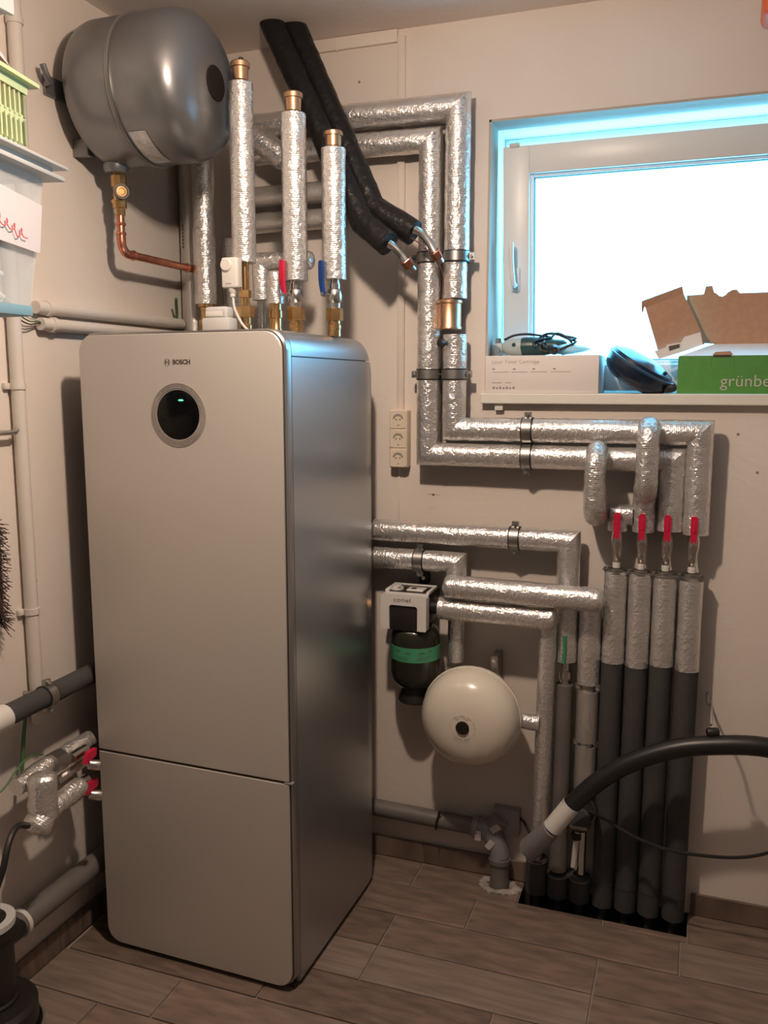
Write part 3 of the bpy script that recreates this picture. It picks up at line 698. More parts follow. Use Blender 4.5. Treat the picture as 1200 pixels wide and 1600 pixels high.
# ================================================================== WATER FILTER AND WHITE VESSEL
wf_ = thing('water_filter', 'white and black filter head on a dark green bottle with green label', 'water filter', (.835, -.11, .62))
def arch(x0, x1, z0, z1, wd, rtop):
    o = rrect(x0, x1, z0, z1, (.002, .002, rtop, rtop), 5); return o
fx0, fx1, fz0, fz1 = .754, .899, .853, .963
# white front arch as a ring of outline and inner outline
bm = bmn()
yA, yB = -.182, -.150
outer = rrect(fx0, fx1, fz0, fz1, (.004, .004, .012, .012), 5)
inner = rrect(fx0 + .027, fx1 - .028, fz0 - .0, fz1 - .034, (.001, .001, .008, .008), 5)
for a, b in ((outer, inner),):
    n = len(a)
    A0 = [bm.verts.new((x, yA, z)) for x, z in a]; A1 = [bm.verts.new((x, yB, z)) for x, z in a]
    B0 = [bm.verts.new((x, yA, z)) for x, z in b]; B1 = [bm.verts.new((x, yB, z)) for x, z in b]
    for i in range(n):
        j = (i + 1) % n
        if i == 5: # the open foot of the arch
            for q, w_ in ((5, 1), (6, -1)):
                bm.faces.new((A0[q], A1[q], B1[q], B0[q]) if w_ > 0 else (A0[q], B0[q], B1[q], A1[q]))
            continue
        bm.faces.new((A0[i], A0[j], B0[j], B0[i])); bm.faces.new((A1[j], A1[i], B1[i], B1[j]))
        bm.faces.new((A0[j], A0[i], A1[i], A1[j])); bm.faces.new((B0[i], B0[j], B1[j], B1[i]))
bmesh.ops.recalc_face_normals(bm, faces=bm.faces[:])
obj('front_arch', bm, 'white_plastic', wf_, ang=30)
obj('head_body', box(fx0 + .006, fx1 - .002, -.150, -.058, fz0 + .012, fz1 + .003, .008, 3), 'black_plastic', wf_)
obj('black_window', box(fx0 + .026, fx1 - .027, -.176, -.148, fz0 - .004, fz1 - .036, .004, 2), 'black_plastic', wf_)
bm = bmn()
box(fx0 + .003, fx1 - .001, -.066, -.056, fz1 - .004, fz1 + .007, .002, 2, bm); box(fx0 + .003, fx0 + .016, -.15, -.056, fz1 - .004, fz1 + .0065, .002, 2, bm)
box(fx1 - .010, fx1 - .001, -.15, -.056, fz1 - .004, fz1 + .0065, .002, 2, bm)
obj('top_rim', bm, 'white_plastic', wf_)
obj('top_dial', lathe([(.018, 0), (.021, 0), (.021, .006), (.018, .006)], (fx0 + .034, -.125, fz1 + .003), (0, 0, 1), 24, closed=True), 'white_plastic', wf_)
obj('dial_grip', box(fx0 + .024, fx0 + .040, -.140, -.085, fz1 + .003, fz1 + .012, .002), 'white_plastic', wf_)
scr = obj('top_display', box(fx0 + .068, fx0 + .122, -.142, -.098, fz1 + .002, fz1 + .008, .003), 'white_plastic', wf_)
obj('display_window', box(fx0 + .080, fx0 + .096, -.130, -.112, fz1 + .0075, fz1 + .0086), 'black_plastic', scr)
text('maker_lettering', 'conel', .0205, ((fx0 + fx1) / 2 - .004, yA - .0003, fz1 - .0165), 'ink', wf_, bold=-.0002, sx=1.25)
bc = V((.866, -.115, 0)); bx_ = .836
obj('bottle_neck', cyl((bx_, -.118, .835), (bx_, -.118, .868), .052, seg=28), 'black_plastic', wf_)
bx = .842
obj('bottle', lathe([(.001, .655), (.045, .655), (.058, .660), (.073, .682), (.0772, .705), (.0772, .815), (.072, .838), (.060, .852), (.045, .858), (.001, .860)], (bx, -.105, 0), (0, 0, 1), 40), 'green_tank', wf_)
lab = obj('bottle_label', lathe([(.0774, .752), (.0780, .752), (.0780, .797), (.0774, .797)], (bx, -.105, 0), (0, 0, 1), 48, closed=True), 'green_label', wf_)
bm = bmn()
for a0, a1, z0, z1 in ((-.55, -.35, .783, .787), (-.10, .12, .779, .783), (.45, .68, .780, .784), (.85, .98, .785, .788), (-.60, .05, .765, .7665), (.40, .90, .767, .7685), (-.45, .0, .759, .7602), (.35, .85, .761, .7622)):
    N_ = 6
    for q in range(N_):
        a, b = a0 + (a1 - a0) * q / N_, a0 + (a1 - a0) * (q + .9) / N_
        P_ = [V((bx + math.sin(t) * .0784, -.105 - math.cos(t) * .0784, z)) for t, z in ((a, z0), (b, z0), (b, z1), (a, z1))]
        bm.faces.new([bm.verts.new(p) for p in P_])
obj('label_print', bm, 'ink', lab, smooth=False)
obj('bottle_foot', lathe([(.001, .606), (.054, .606), (.056, .610), (.054, .622), (.046, .642), (.045, .662), (.001, .662)], (bx, -.098, 0), (0, 0, 1), 36), 'black_plastic', wf_)
obj('wall_bracket', box(.80, .89, -.062, -.0005, .865, .95, .003), 'black_plastic', wf_)
obj('inlet_nut', cyl((.735, -.10, .905), (.756, -.10, .905), .017, seg=6, hexa=True), 'brass', wf_)
obj('outlet_nut', cyl((.893, -.115, .915), (.93, -.118, .918), .021, seg=18), 'black_plastic', wf_)
wc = thing('wall_clip', 'small black wall clip with screw above the filter head', 'clip', (.843, 0, .99))
obj('clip_body', box(.828, .858, -.028, -.0005, .965, .998, .003), 'black_plastic', wc)
obj('screw', cyl((.843, -.031, .984), (.843, -.027, .984), .006, seg=12), 'nickel', wc)

ve = thing('white_expansion_vessel', 'round cream white expansion vessel low on the back wall', 'expansion vessel', (1.035, -.11, .59))
vc = V((1.038, 0, .604))
R_ = .150
def dome(r, d0, d1, n=10):
    # from rim (r at depth d0) to pole (0 at depth d1), superellipse
    return [(r * math.cos(t) ** .75, d0 + (d1 - d0) * math.sin(t) ** .85) for t in [PI / 2 * q / n for q in range(n)]] + [(.001, d1)]
obj('front_shell', lathe([(.001, .163)] + [(R_ - .004, .163)] + dome(R_, .165, .268), vc, (0, -1, 0), 56), 'cream', ve, ang=50)
obj('rear_shell', lathe([(.001, .060), (.07, .064), (.115, .084), (.140, .120), (R_ - .001, .145), (R_ - .001, .161), (.001, .161)], vc, (0, -1, 0), 56), 'cream', ve, ang=50)
obj('seam_bead', lathe([(R_ - .002, .158), (R_ + .0025, .159), (R_ + .0025, .164), (R_ - .002, .166)], vc, (0, -1, 0), 56, closed=True), 'cream', ve)
obj('valve_cap', lathe([(.0195, .258), (.0200, .270), (.0180, .2735), (.001, .274)], vc, (0, -1, 0), 28), 'tank_cap', ve)
# ring of printed marks around the cap
bm = bmn()
for a0, a1, rr in ((.25 * PI, .8 * PI, .035), (.32 * PI, .72 * PI, .029), (-.2 * PI, .18 * PI, .036), (1.2 * PI, 1.75 * PI, .033), (.86 * PI, 1.1 * PI, .037), (1.3 * PI, 1.65 * PI, .041)):
    N_ = 14
    for q in range(N_):
        if random.random() < .18: continue
        a, b = a0 + (a1 - a0) * q / N_, a0 + (a1 - a0) * (q + .7) / N_
        def pt(t, r2):
            # depth of the dome at this radius
            c_ = min(1, (r2 / R_)) ** (1 / .75); dd = .165 + .103 * math.sin(math.acos(c_)) ** .85
            return V((vc.x + math.cos(t) * r2, -dd - .0016, vc.z + math.sin(t) * r2))
        bm.faces.new([bm.verts.new(p) for p in (pt(a, rr), pt(b, rr), pt(b, rr + .0028), pt(a, rr + .0028))])
obj('printed_marks', bm, 'ink_light', ve, smooth=False)
obj('foil_stub', tube([(1.182, -.125, .592), (1.232, -.115, .588)], .024, 18, step=.01, wob=.002, ends=(.1, .1)), 'foil_crumpled', ve, ang=50)
br = obj('wall_bracket', box(1.075, 1.098, -.075, -.0005, .68, .765, .002), 'dark_zinc', ve)
obj('screw', cyl((1.086, -.080, .752), (1.086, -.073, .752), .006, seg=10), 'nickel', br)

# ================================================================== GREY EXPANSION TANK ON THE LEFT WALL
tk = thing('grey_expansion_tank', 'large grey steel expansion tank hung high on the left wall', 'expansion tank', (.0, -.485, 2.37))
tc_ = V((0, -.485, 2.372)); R_ = .187
def sup(r, x0, x1, n=12, e=.62): return [(r * math.cos(t) ** e, x0 + (x1 - x0) * math.sin(t) ** (e + .15)) for t in [PI / 2 * q / n for q in range(n)]] + [(.001, x1)]
obj('front_shell', lathe([(.001, .208), (R_ - .003, .208)] + [(R_, .215), (R_, .29)] + sup(R_, .30, .405)[1:], tc_, (1, 0, 0), 64), 'tank', tk, ang=50)
obj('rear_shell', lathe(([(R_ * math.cos(t) ** .62, .10 - .075 * math.sin(t) ** .8) for t in [PI / 2 * q / 12 for q in range(12)]] + [(.001, .025)])[::-1] + [(R_, .19), (R_ - .002, .203), (.001, .203)], tc_, (1, 0, 0), 64), 'tank', tk, ang=50)
obj('seam_bead', lathe([(R_ - .004, .200), (R_ + .004, .201), (R_ + .005, .203), (R_ + .002, .2045), (R_ + .002, .2055), (R_ + .005, .207), (R_ + .004, .2095), (R_ - .004, .210)], tc_, (1, 0, 0), 64, closed=True), 'frame', tk)
obj('valve_cap', lathe([(.044, .380), (.044, .4065), (.041, .409), (.001, .4095)], tc_, (1, 0, 0), 32), 'tank_cap', tk)
lb = bmn(); N_ = 10
for q in range(N_):
    aa = [(-.74 + .22 * k / N_) * PI for k in (q, q + 1)]
    P_ = [V((xx, tc_.y + math.cos(a) * (R_ + .0012), tc_.z + math.sin(a) * (R_ + .0012))) for a, xx in ((aa[0], .220), (aa[1], .220), (aa[1], .272), (aa[0], .272))]
    lb.faces.new([lb.verts.new(p) for p in P_])
obj('rating_label', lb, 'label_foil', tk)
# wall hook bracket
hb = obj('wall_bracket', box(.0005, .010, -.665, -.30, 2.335, 2.385, .002), 'tank', tk)
obj('hook', tube([(.01, -.662, 2.36), (.03, -.672, 2.36), (.034, -.69, 2.375), (.03, -.695, 2.395)], .008, 10), 'tank', hb)
obj('bracket_foot', box(.0005, .05, -.56, -.53, 2.205, 2.25, .003), 'tank', tk)
obj('tank_nozzle', lathe([(.028, 0), (.034, .012), (.034, .03)], (.092, -.497, 2.168), (0, 0, 1), 24), 'tank', tk)
cpx, cpy = .092, -.486
tv = obj('brass_valve', lathe([(.014, 0), (.014, .018), (.019, .02), (.019, .038), (.015, .04), (.0165, .055), (.0165, .075), (.021, .077), (.021, .105), (.015, .107), (.015, .122)], (cpx, cpy, 2.058), (0, 0, 1), 8), 'brass', tk, ang=30)
obj('handwheel', lathe([(.006, 0), (.006, .022), (.0145, .023), (.016, .026), (.0145, .029), (.009, .0295), (.008, .0275), (.001, .0275)], (cpx, cpy, 2.118), (.75, -.65, 0), 20), 'brass_dull', tv)
obj('cap_chain', lathe([(.0160, .020), (.0205, .020), (.0205, .030), (.0160, .030)], (cpx, cpy, 2.118), (.75, -.65, 0), 20, closed=True), 'black_plastic', tv)
obj('side_screw', cyl((cpx, cpy, 2.105), (cpx - .03, cpy + .01, 2.10), .006, seg=8), 'brass', tv)
cp = thing('copper_pipe', 'bent copper pipe dropping from the grey tank to the corner', 'pipe', (cpx, cpy, 1.95))
zc = 1.957
obj('vertical_pipe', cyl((cpx, cpy, 2.062), (cpx, cpy, zc + .045), .0112, seg=20), 'copper', cp)
el = []
for k in range(9):
    a = k / 8 * PI / 2; el.append((cpx, cpy + .032 - .032 * math.cos(a), zc + .032 - .032 * math.sin(a)))
obj('elbow', tube([(cpx, cpy, zc + .05)] + el + [(cpx, cpy + .05, zc)], .0125, 20), 'copper', cp, ang=60)
obj('horizontal_pipe', cyl((cpx, cpy + .045, zc), (cpx, -.120, zc), .0112, seg=20), 'copper', cp)
for c_, ax in (((cpx, cpy, zc + .052), (0, 0, 1)), ((cpx, cpy + .052, zc), (0, 1, 0)), ((cpx, -.155, zc), (0, 1, 0)), ((cpx, cpy, 2.035), (0, 0, 1))):
    obj('press_bead', lathe([(.010, -.005), (.0135, -.004), (.0150, 0), (.0135, .004), (.010, .005)], c_, ax, 20, closed=True), 'copper', cp)

# ================================================================== BLACK INSULATED HOSES FROM THE CEILING
def hose(label, pts, r, corr, tip):
    h = thing('insulated_hose', label, 'hose', pts[0])
    obj('foam_sleeve', tube(pts, r, 22, step=.02, wob=.0022, wf=28), 'black_foam', h, ang=50)
    cpth = smooth_path(corr, 10); pp = []
    bm = bmn()
    rings = []; dens = []
    for a, b in zip(cpth, cpth[1:]):
        for q in range(2): dens.append(a.lerp(b, q / 2))
    dens.append(cpth[-1])
    for i, p in enumerate(dens):
        d = (dens[min(i + 1, len(dens) - 1)] - dens[max(i - 1, 0)]).normalized(); u, w_ = frame_for(d)
        rr = .0098 if i % 2 else .0118
        rings.append([p + (u * math.cos(2 * PI * j / 14) + w_ * math.sin(2 * PI * j / 14)) * rr for j in range(14)])
    obj('corrugated_tube', loft(rings), 'steel', h, ang=70)
    d = (dens[-1] - dens[-3]).normalized()
    obj('end_nut', cyl(dens[-1] - d * .006, dens[-1] + d * .020, .0165, seg=6, hexa=True, bev=.001), 'copper', h, ang=25)
    obj('end_plug', cyl(dens[-1] + d * .018, dens[-1] + d * .034, .013, seg=16), tip, h)
    return h
HR = [(.449, -.122, 2.66), (.738, -.195, 2.090), (.862, -.205, 2.012)]
HL = [(.398, -.160, 2.66), (.722, -.240, 2.043), (.806, -.262, 1.977)]
hr = hose('right black foam insulated hose from the ceiling, its bare tip on a clamp', HR, .0355,
     [(.850, -.212, 2.028), (.882, -.21, 2.012), (.900, -.19, 1.99), (.912, -.165, 1.962)], 'nickel')
hl = hose('left black foam insulated hose from the ceiling, tip hanging free', HL, .0355,
     [(.792, -.255, 1.988), (.818, -.256, 1.972), (.834, -.245, 1.955), (.846, -.225, 1.934)], 'nickel')
tag(obj('thin_brown_wire', tube(smooth_path([(.845, -.215, 2.005), (.875, -.19, 1.985), (.905, -.15, 1.955), (.915, -.115, 1.925), (.922, -.105, 1.89), (.915, -.102, 1.80)], 6), .0018, 6), 'copper'), 'thin brown wire hanging from the end of right black hose', 'wire')

# ================================================================== FLOOR LEVEL PIPES ON THE RIGHT
dp = thing('drain_pipe', 'grey horizontal drain pipe along the foot of the back wall', 'pipe', (.8, -.05, .19))
obj('pipe_barrel', tube([(.20, -.045, .200), (1.03, -.045, .183)], .0275, 20, step=.1), 'grey_pipe', dp)
obj('cable_tie', tube(smooth_path([(.905, -.074, .165), (.907, -.0755, .19), (.912, -.07, .21), (.918, -.078, .232)], 4), .004, 8), 'black_plastic', dp)
df = thing('drain_fitting', 'smoky grey drain branch stepping down into the floor beside the opening', 'drain fitting', (1.10, -.05, 0))
obj('socket_branch', tube(smooth_path([(1.02, -.045, .184), (1.06, -.045, .18), (1.085, -.048, .165), (1.105, -.052, .125), (1.112, -.055, .09)], 5), .0315, 20), 'clear_grey', df)
obj('side_branch', tube([(1.075, -.045, .17), (1.11, -.045, .225)], .027, 18), 'clear_grey', df)
obj('socket_rim', ring((1.033, -.045, .183), (1, 0, 0), .03, .036, .014), 'clear_grey', df)
obj('down_pipe', cyl((1.112, -.055, .105), (1.113, -.057, -.02), .030, seg=24), 'grey_pipe', df)
obj('socket_rim', lathe([(.029, 0), (.036, 0), (.036, .014), (.029, .014)], (1.112, -.055, .085), (0, 0, 1), 24, closed=True), 'grey_pipe', df)
for p_, rz in (((1.045, -.079, .172), 0), ((1.085, -.083, .15), .6), ((1.10, -.078, .205), .9)):
    q = box(-.010, .010, -.001, .001, -.016, .016); q.transform(Matrix.Translation(V(p_)) @ Matrix.Rotation(rz, 4, 'Y'))
    obj('paper_sticker', q, 'paper', df, smooth=False)
bm = bmn()
for k in range(13):
    a = k / 13 * 2 * PI; rr = .045 + .012 * random.random()
    q = bmesh.new(); bmesh.ops.create_icosphere(q, subdivisions=1, radius=.010 + .008 * random.random())
    for v in q.verts: v.co = V((v.co.x * 1.4, v.co.y, v.co.z * .45)) + V((1.113 + math.cos(a) * rr, max(-.115, -.062 + math.sin(a) * rr * .7), .003))
    merge(bm, q)
mb = tag(obj('broken_mortar', bm, 'mortar', smooth=False), 'crumbled pale mortar around the grey pipe entering the floor', 'rubble'); mb['kind'] = 'stuff'
wb = thing('wall_box', 'flat grey cable box low on the back wall above drain', 'box', (1.125, 0, .21))
obj('box_lid', box(1.082, 1.168, -.035, -.0005, .165, .252, .003), 'wallbox', wb)
obj('cable', tube(smooth_path([(1.166, -.02, .225), (1.185, -.03, .215), (1.205, -.05, .195), (1.215, -.07, .18)], 5), .005, 8), 'black_plastic', wb)
lh = thing('large_black_hose', 'thick black hose arching in from the right, white ring at its end', 'hose', (1.45, -.22, .5))
hp_ = smooth_path([(2.12, -.22, .55), (1.98, -.22, .61), (1.852, -.22, .645), (1.705, -.22, .629), (1.60, -.22, .598), (1.50, -.222, .545), (1.42, -.222, .478), (1.345, -.222, .392)], 6)
obj('hose_body', tube(hp_, .0265, 18), 'hose', lh, ang=60)
e0, e1 = V((1.352, -.222, .400)), V((1.298, -.222, .318))
obj('white_ring', tube([e0, e1], .0275, 20), 'white_plastic', lh)
e2 = e1 + (e1 - e0) * 1.35
obj('drain_socket', tube([e1, e2 + V((0, .06, .0))], .0285, 20, r1=.034), 'clear_grey', lh)
obj('hose_end', tube([(2.12, -.22, .55), (2.2, -.22, .49)], .0265, 16), 'hose', lh)
tag(obj('thin_black_cable', tube(smooth_path([(1.392, -.14, .345), (1.45, -.16, .335), (1.53, -.19, .315), (1.62, -.21, .305), (1.712, -.21, .306), (1.80, -.21, .318), (1.874, -.21, .346), (1.98, -.21, .41)], 6), .0048, 8), 'hose'), 'thin black cable sagging below the thick black hose', 'cable')
hs = thing('hose_support', 'small wire hook and black clip holding up the thick hose', 'hook', (1.70, -.1, .66))
obj('clip', tube([(1.706, -.215, .664), (1.728, -.21, .666)], .013, 14, ends=(.5, .5)), 'black_plastic', hs)
obj('wire_hook', tube(smooth_path([(1.712, -.2, .68), (1.712, -.14, .71), (1.705, -.06, .69), (1.703, -.001, .70)], 5), .0035, 8), 'zinc', hs)
wm = thing('water_meter', 'round black water meter on the drop pipe near the floor', 'water meter', (1.365, -.09, .33))
obj('meter_body', lathe([(.001, -.05), (.040, -.05), (.044, -.04), (.044, .02), (.038, .03), (.001, .03)], (1.368, -.100, .325), (0, -.9, .35), 28), 'black_plastic', wm)
obj('meter_ring', lathe([(.037, .028), (.043, .024), (.045, .030), (.040, .038)], (1.368, -.100, .325), (0, -.9, .35), 32, closed=True), 'dark_zinc', wm)
obj('meter_lid', lathe([(.036, .028), (.036, .042), (.030, .048), (.001, .05)], (1.366, -.100, .305), (0, -.95, .15), 24), 'foam', wm)
obj('name_strip', box(1.340, 1.392, -.1535, -.150, .288, .298, .001), 'ink_shade_grey', wm)
obj('connector', tube([(1.36, -.075, .27), (1.352, -.07, .22), (1.345, -.068, .12)], .009, 12), 'white_plastic', wm)
obj('union', cyl((1.352, -.07, .215), (1.350, -.07, .235), .016, seg=6, hexa=True), 'black_plastic', wm)

# ================================================================== ON THE WINDOW SILL
SZ = 1.5665
tb = thing('toner_box', 'long white cardboard cartridge box at the left end of sill', 'box', (1.19, .06, SZ))
obj('carton', box(1.012 + .018, 1.363, -.022, .150, SZ, SZ + .110, .0015), 'carton_white', tb)
text('print_title', 'Laser Toner Cartridge', .0155, (1.050, -.0226, SZ + .092), 'ink_light', tb, align='LEFT', ext=.0002)
bm = bmn()
for x, wd in ((1.052, .008), (1.114, .008), (1.172, .008), (1.232, .008)): box(x, x + wd, -.0226, -.0215, SZ + .069, SZ + .0725, bm=bm)
for x, wd in ((1.052, .05), (1.110, .048), (1.166, .05), (1.226, .058)): box(x, x + wd, -.0225, -.0215, SZ + .0615, SZ + .0628, bm=bm)
for x, wd in ((1.052, .030), (1.092, .018)): box(x, x + wd, -.0225, -.0215, SZ + .030, SZ + .0315, bm=bm)
for k in range(7): box(1.054 + k * .010, 1.060 + k * .010, -.0225, -.0215, SZ + .012, SZ + .019 - (k % 2) * .002, bm=bm)
obj('small_print', bm, 'ink_shade_grey', tb, smooth=False)
# power tool lying on the box
bz = SZ + .110
pt_ = thing('power_tool', 'teal and grey corded power tool lying on the white box', 'power tool', (1.18, .06, bz))
obj('tool_nose', lathe([(.014, 0), (.022, .01), (.0265, .03), (.0275, .055), (.0275, .06)], (1.066, .06, bz + .028), (1, 0, 0), 24), 'tool_grey', pt_)
obj('tool_body', lathe([(.0276, 0), (.0285, .01), (.0285, .045), (.0255, .075), (.021, .10), (.019, .125), (.012, .135)], (1.124, .06, bz + .0285), (1, 0, 0), 24), 'teal', pt_)
obj('switch', lathe([(.006, -.002), (.006, .002), (.001, .0025)], (1.104, .034, bz + .034), (0, -1, 0), 12), 'teal', pt_)
obj('gear_head', box(1.038, 1.066, .045, .078, bz + .002, bz + .040, .004), 'tool_grey', pt_)
obj('spindle', cyl((1.052, .06, bz + .040), (1.052, .06, bz + .055), .010, seg=14), 'nickel', pt_)
obj('guard', lathe([(.018, 0), (.019, .012), (.001, .013)], (1.046, .045, bz + .015), (-.3, -1, 0), 18), 'steel', pt_)
cb = []
for k in range(41):
    a = k / 40 * 5.2 * PI; cb.append((1.225 + .055 * math.cos(a) * (.85 + .15 * math.sin(k)) + .012 * math.sin(k * .9), .040 + .030 * math.sin(a * 1.0 + .4), bz + .040 + .024 * math.sin(a) + .004 * math.cos(k * 1.3)))
obj('coiled_cable', tube(smooth_path(cb, 3), .0036, 7), 'rubber', pt_)
obj('cable_loop', tube(smooth_path([(1.070, .055, bz + .05), (1.10, .055, bz + .0625), (1.14, .055, bz + .066), (1.18, .06, bz + .061), (1.215, .07, bz + .055)], 5), .0036, 7), 'rubber', pt_)
obj('plug', lathe([(.001, 0), (.012, .002), (.015, .016), (.015, .03), (.008, .045)], (1.222, .03, bz + .018), (.35, -1, -.05), 18), 'black_plastic', pt_)
for s in (-1, 1): obj('plug_pin', cyl((1.237 + s * .006, -.012, bz + .014), (1.243 + s * .006, -.026, bz + .013), .0024, seg=8), 'nickel', pt_)
bg_ = thing('folded_blue_pouch', 'pale blue plastic pouch beside the coiled cable on white box', 'pouch', (1.28, .05, bz))
bm = bmn(); bmesh.ops.create_uvsphere(bm, u_segments=20, v_segments=12, radius=1)
for v in bm.verts:
    c = v.co.copy(); t = (c.x + 1) / 2
    v.co = V((1.275 + c.x * .055, .055 + c.y * .032 * (1.1 - .6 * t), bz + .019 + (c.z * .019 * (1.1 - .75 * t)) + .003 * noise.noise(c * 3)))
    v.co.z = max(v.co.z, bz + .0005)
obj('pouch_body', bm, 'pale_blue', bg_)
# navy lid leaning
nv = thing('navy_lid', 'dark navy round lid leaning between white box and green carton', 'lid', (1.47, .05, SZ))
ax_ = V((.52, -.10, .85)).normalized(); oc = V((1.468, .055, SZ + .066))
obj('lid_shell', lathe([(.098, .020), (.094, .028), (.060, .040), (.001, .044)][::-1] + [(.1005, .012), (.098, -.016), (.088, -.030), (.070, -.042), (.001, -.050)], oc, ax_, 40), 'navy', nv, ang=40)
obj('lid_rim', lathe([(.098, .010), (.103, .011), (.103, .017), (.098, .019)], oc, ax_, 40, closed=True), 'navy_edge', nv)
obj('lid_knob', lathe([(.001, -.02), (.011, -.018), (.014, -.006), (.014, .006), (.011, .018), (.001, .02)], (1.556, .02, SZ + .0155), (.8, -.5, .1), 18), 'black_plastic', nv)
obj('lid_latch', tube([(1.525, .03, SZ + .045), (1.545, .02, SZ + .058)], .006, 10, ends=(.6, .6)), 'black_plastic', nv)
obj('lid_hinge', tube([(1.53, .05, SZ + .03), (1.556, .03, SZ + .02)], .010, 10), 'navy', nv)
# green carton with open brown flaps
gc = thing('green_carton', 'open green cardboard carton with white lettering on the window sill', 'carton', (1.8, .05, SZ))
gx0, gx1, gy0, gy1, gz = 1.578, 2.04, -.022, .165, SZ + .104
th_ = .003
obj('front_panel', box(gx0, gx1, gy0, gy0 + th_, SZ, gz), 'carton_green', gc, smooth=False)
bm = box(gx0, gx0 + th_, gy0 + th_, gy1, SZ, gz); box(gx1 - th_, gx1, gy0 + th_, gy1, SZ, gz, bm=bm); box(gx0, gx1, gy1 - th_, gy1, SZ, gz, bm=bm)
obj('side_panels', bm, 'carton_white', gc, smooth=False)
obj('top_tray', prism([(gx0 + .002, gy0 + .001, gz), (gx1, gy0 + .001, gz), (gx1, .12, gz + .038), (gx0 + .095, .12, gz + .038)], (0, .001, -.003)), 'carton_white', gc, smooth=False)
obj('tab_slot', prism([(x, gy0 - .0006, z) for x, z in rrect(1.668, 1.716, gz - .0045, gz + .002, .003, 3)], (0, .0015, 0)), 'seam', gc)
bm = prism([(x, gy0 + .008, z) for x, z in [(1.664, gz), (1.674, gz + .010), (1.712, gz + .012), (1.722, gz)]], (0, .004, 0))
obj('hand_hole', bm, 'carton_brown', gc, smooth=False)
bm = box(1.664, 1.6650, gy0 - .0005, gy0 + .001, gz - .030, gz); box(1.7215, 1.7225, gy0 - .0005, gy0 + .001, gz - .022, gz, bm=bm); box(1.755, 1.7560, gy0 - .0005, gy0 + .001, gz - .004, gz, bm=bm)
obj('cut_line', bm, 'ink', gc, smooth=False)
text('lettering', 'grünbeck', .046, (1.690, gy0 - .0004, SZ + .034), 'paper', gc, align='LEFT', ext=.0003, bold=-.0004, sx=1.0)
# raised brown lid panel with a notched top edge
zt = 1.847
top = [(1.593, 1.715), (1.590, zt), (1.636, zt + .002), (1.640, zt + .024), (1.658, zt + .025), (1.664, zt + .006), (1.672, zt + .002), (1.678, zt - .004), (1.686, zt - .006), (1.694, zt - .002), (1.700, zt + .005), (1.712, zt + .012), (1.724, zt + .012), (1.732, zt + .002), (1.812, zt + .002), (1.815, zt + .012), (1.835, zt + .012), (1.84, zt + .002), (2.03, zt + .002), (2.03, 1.706), (1.69, 1.706)]
obj('raised_lid', prism([(x, .115, z) for x, z in top], (0, .004, 0)), 'carton_brown', gc, smooth=False)
fl = [(1.478, .055, 1.815), (1.580, .075, 1.852), (1.643, .075, 1.722), (1.519, .050, 1.690)]
obj('side_flap', prism(fl, (0, .004, 0)), 'carton_brown', gc, smooth=False)
obj('flap_tongue', prism([(1.469, .047, 1.829), (1.577, .071, 1.869), (1.582, .075, 1.850), (1.476, .053, 1.812), (1.474, .05, 1.797), (1.470, .048, 1.80)], (0, .004, 0)), 'carton_brown', gc, smooth=False)
obj('flap_strip', prism([(1.510, .040, 1.687), (1.540, .042, 1.696), (1.544, .042, 1.705), (1.582, .044, 1.711), (1.590, .044, 1.726), (1.632, .046, 1.738), (1.640, .046, 1.703), (1.600, .044, 1.688), (1.524, .040, 1.664)], (0, .004, 0)), 'carton_white', gc, smooth=False)
obj('flap_slot', prism([(1.549, .0395, 1.700), (1.578, .041, 1.706), (1.578, .041, 1.697), (1.551, .0395, 1.688)], (0, .002, 0)), 'ink', gc, smooth=False)
obj('flap_corner', prism([(1.632, .046, 1.738), (1.640, .046, 1.703), (1.647, .09, 1.712), (1.638, .09, 1.742)], (.002, 0, 0)), 'carton_brown', gc, smooth=False)

# ================================================================== LEFT WALL: CONDUITS, SHELF, BOXES
vcn = thing('vertical_conduit', 'long painted vertical conduit on the left wall between shelf and grey foam pipe', 'conduit', (.02, -.835, 1.7))
obj('conduit_tube', cyl((.020, -.838, .70), (.020, -.838, 2.10), .0175, seg=18), 'conduit', vcn)
for z in (1.588, 1.006): obj('saddle_clip', (lambda b: (ring((.020, -.838, z), (0, 0, 1), .017, .0205, .016, bm=b), box(.0005, .012, -.872, -.85, z - .008, z + .008, .002, bm=b), b)[-1])(bmn()), 'conduit', vcn)
vc2 = thing('vertical_conduit', 'upper vertical conduit on the left wall, rising behind the green basket', 'conduit', (.02, -.775, 2.3))
obj('conduit_tube', cyl((.020, -.775, 2.0), (.020, -.775, 2.632), .0175, seg=18), 'conduit', vc2)
obj('saddle_clip', ring((.020, -.775, 2.47), (0, 0, 1), .017, .0205, .016), 'conduit', vc2)
def hconduit(label, z, y0, y1):
    h = thing('horizontal_conduit', label, 'conduit', (.02, (y0 + y1) / 2, z))
    rr = .0165
    obj('conduit_tube', lathe([(rr - .003, 0), (rr, 0), (rr, y1 - y0), (.001, y1 - y0), (.001, .06), (rr - .003, .06)], (.020, y0, z), (0, 1, 0), 20), 'conduit', h)
    obj('open_bore', lathe([(rr - .003, .02), (.001, .02), (.001, .05), (rr - .003, .05)], (.020, y0, z), (0, 1, 0), 16), 'seam', h)
    obj('saddle_clip', (lambda b: (ring((.020, y0 + .045, z), (0, 1, 0), rr, rr + .0035, .016, bm=b), box(.0005, .008, y0 + .036, y0 + .054, z - .019, z + .019, .001, bm=b), b)[-1])(bmn()), 'conduit', h)
    return h
hconduit('upper of two painted horizontal conduits on the left wall', 1.789, -.76, -.085)
h2 = hconduit('lower of two painted horizontal conduits on the left wall', 1.748, -.745, -.135)
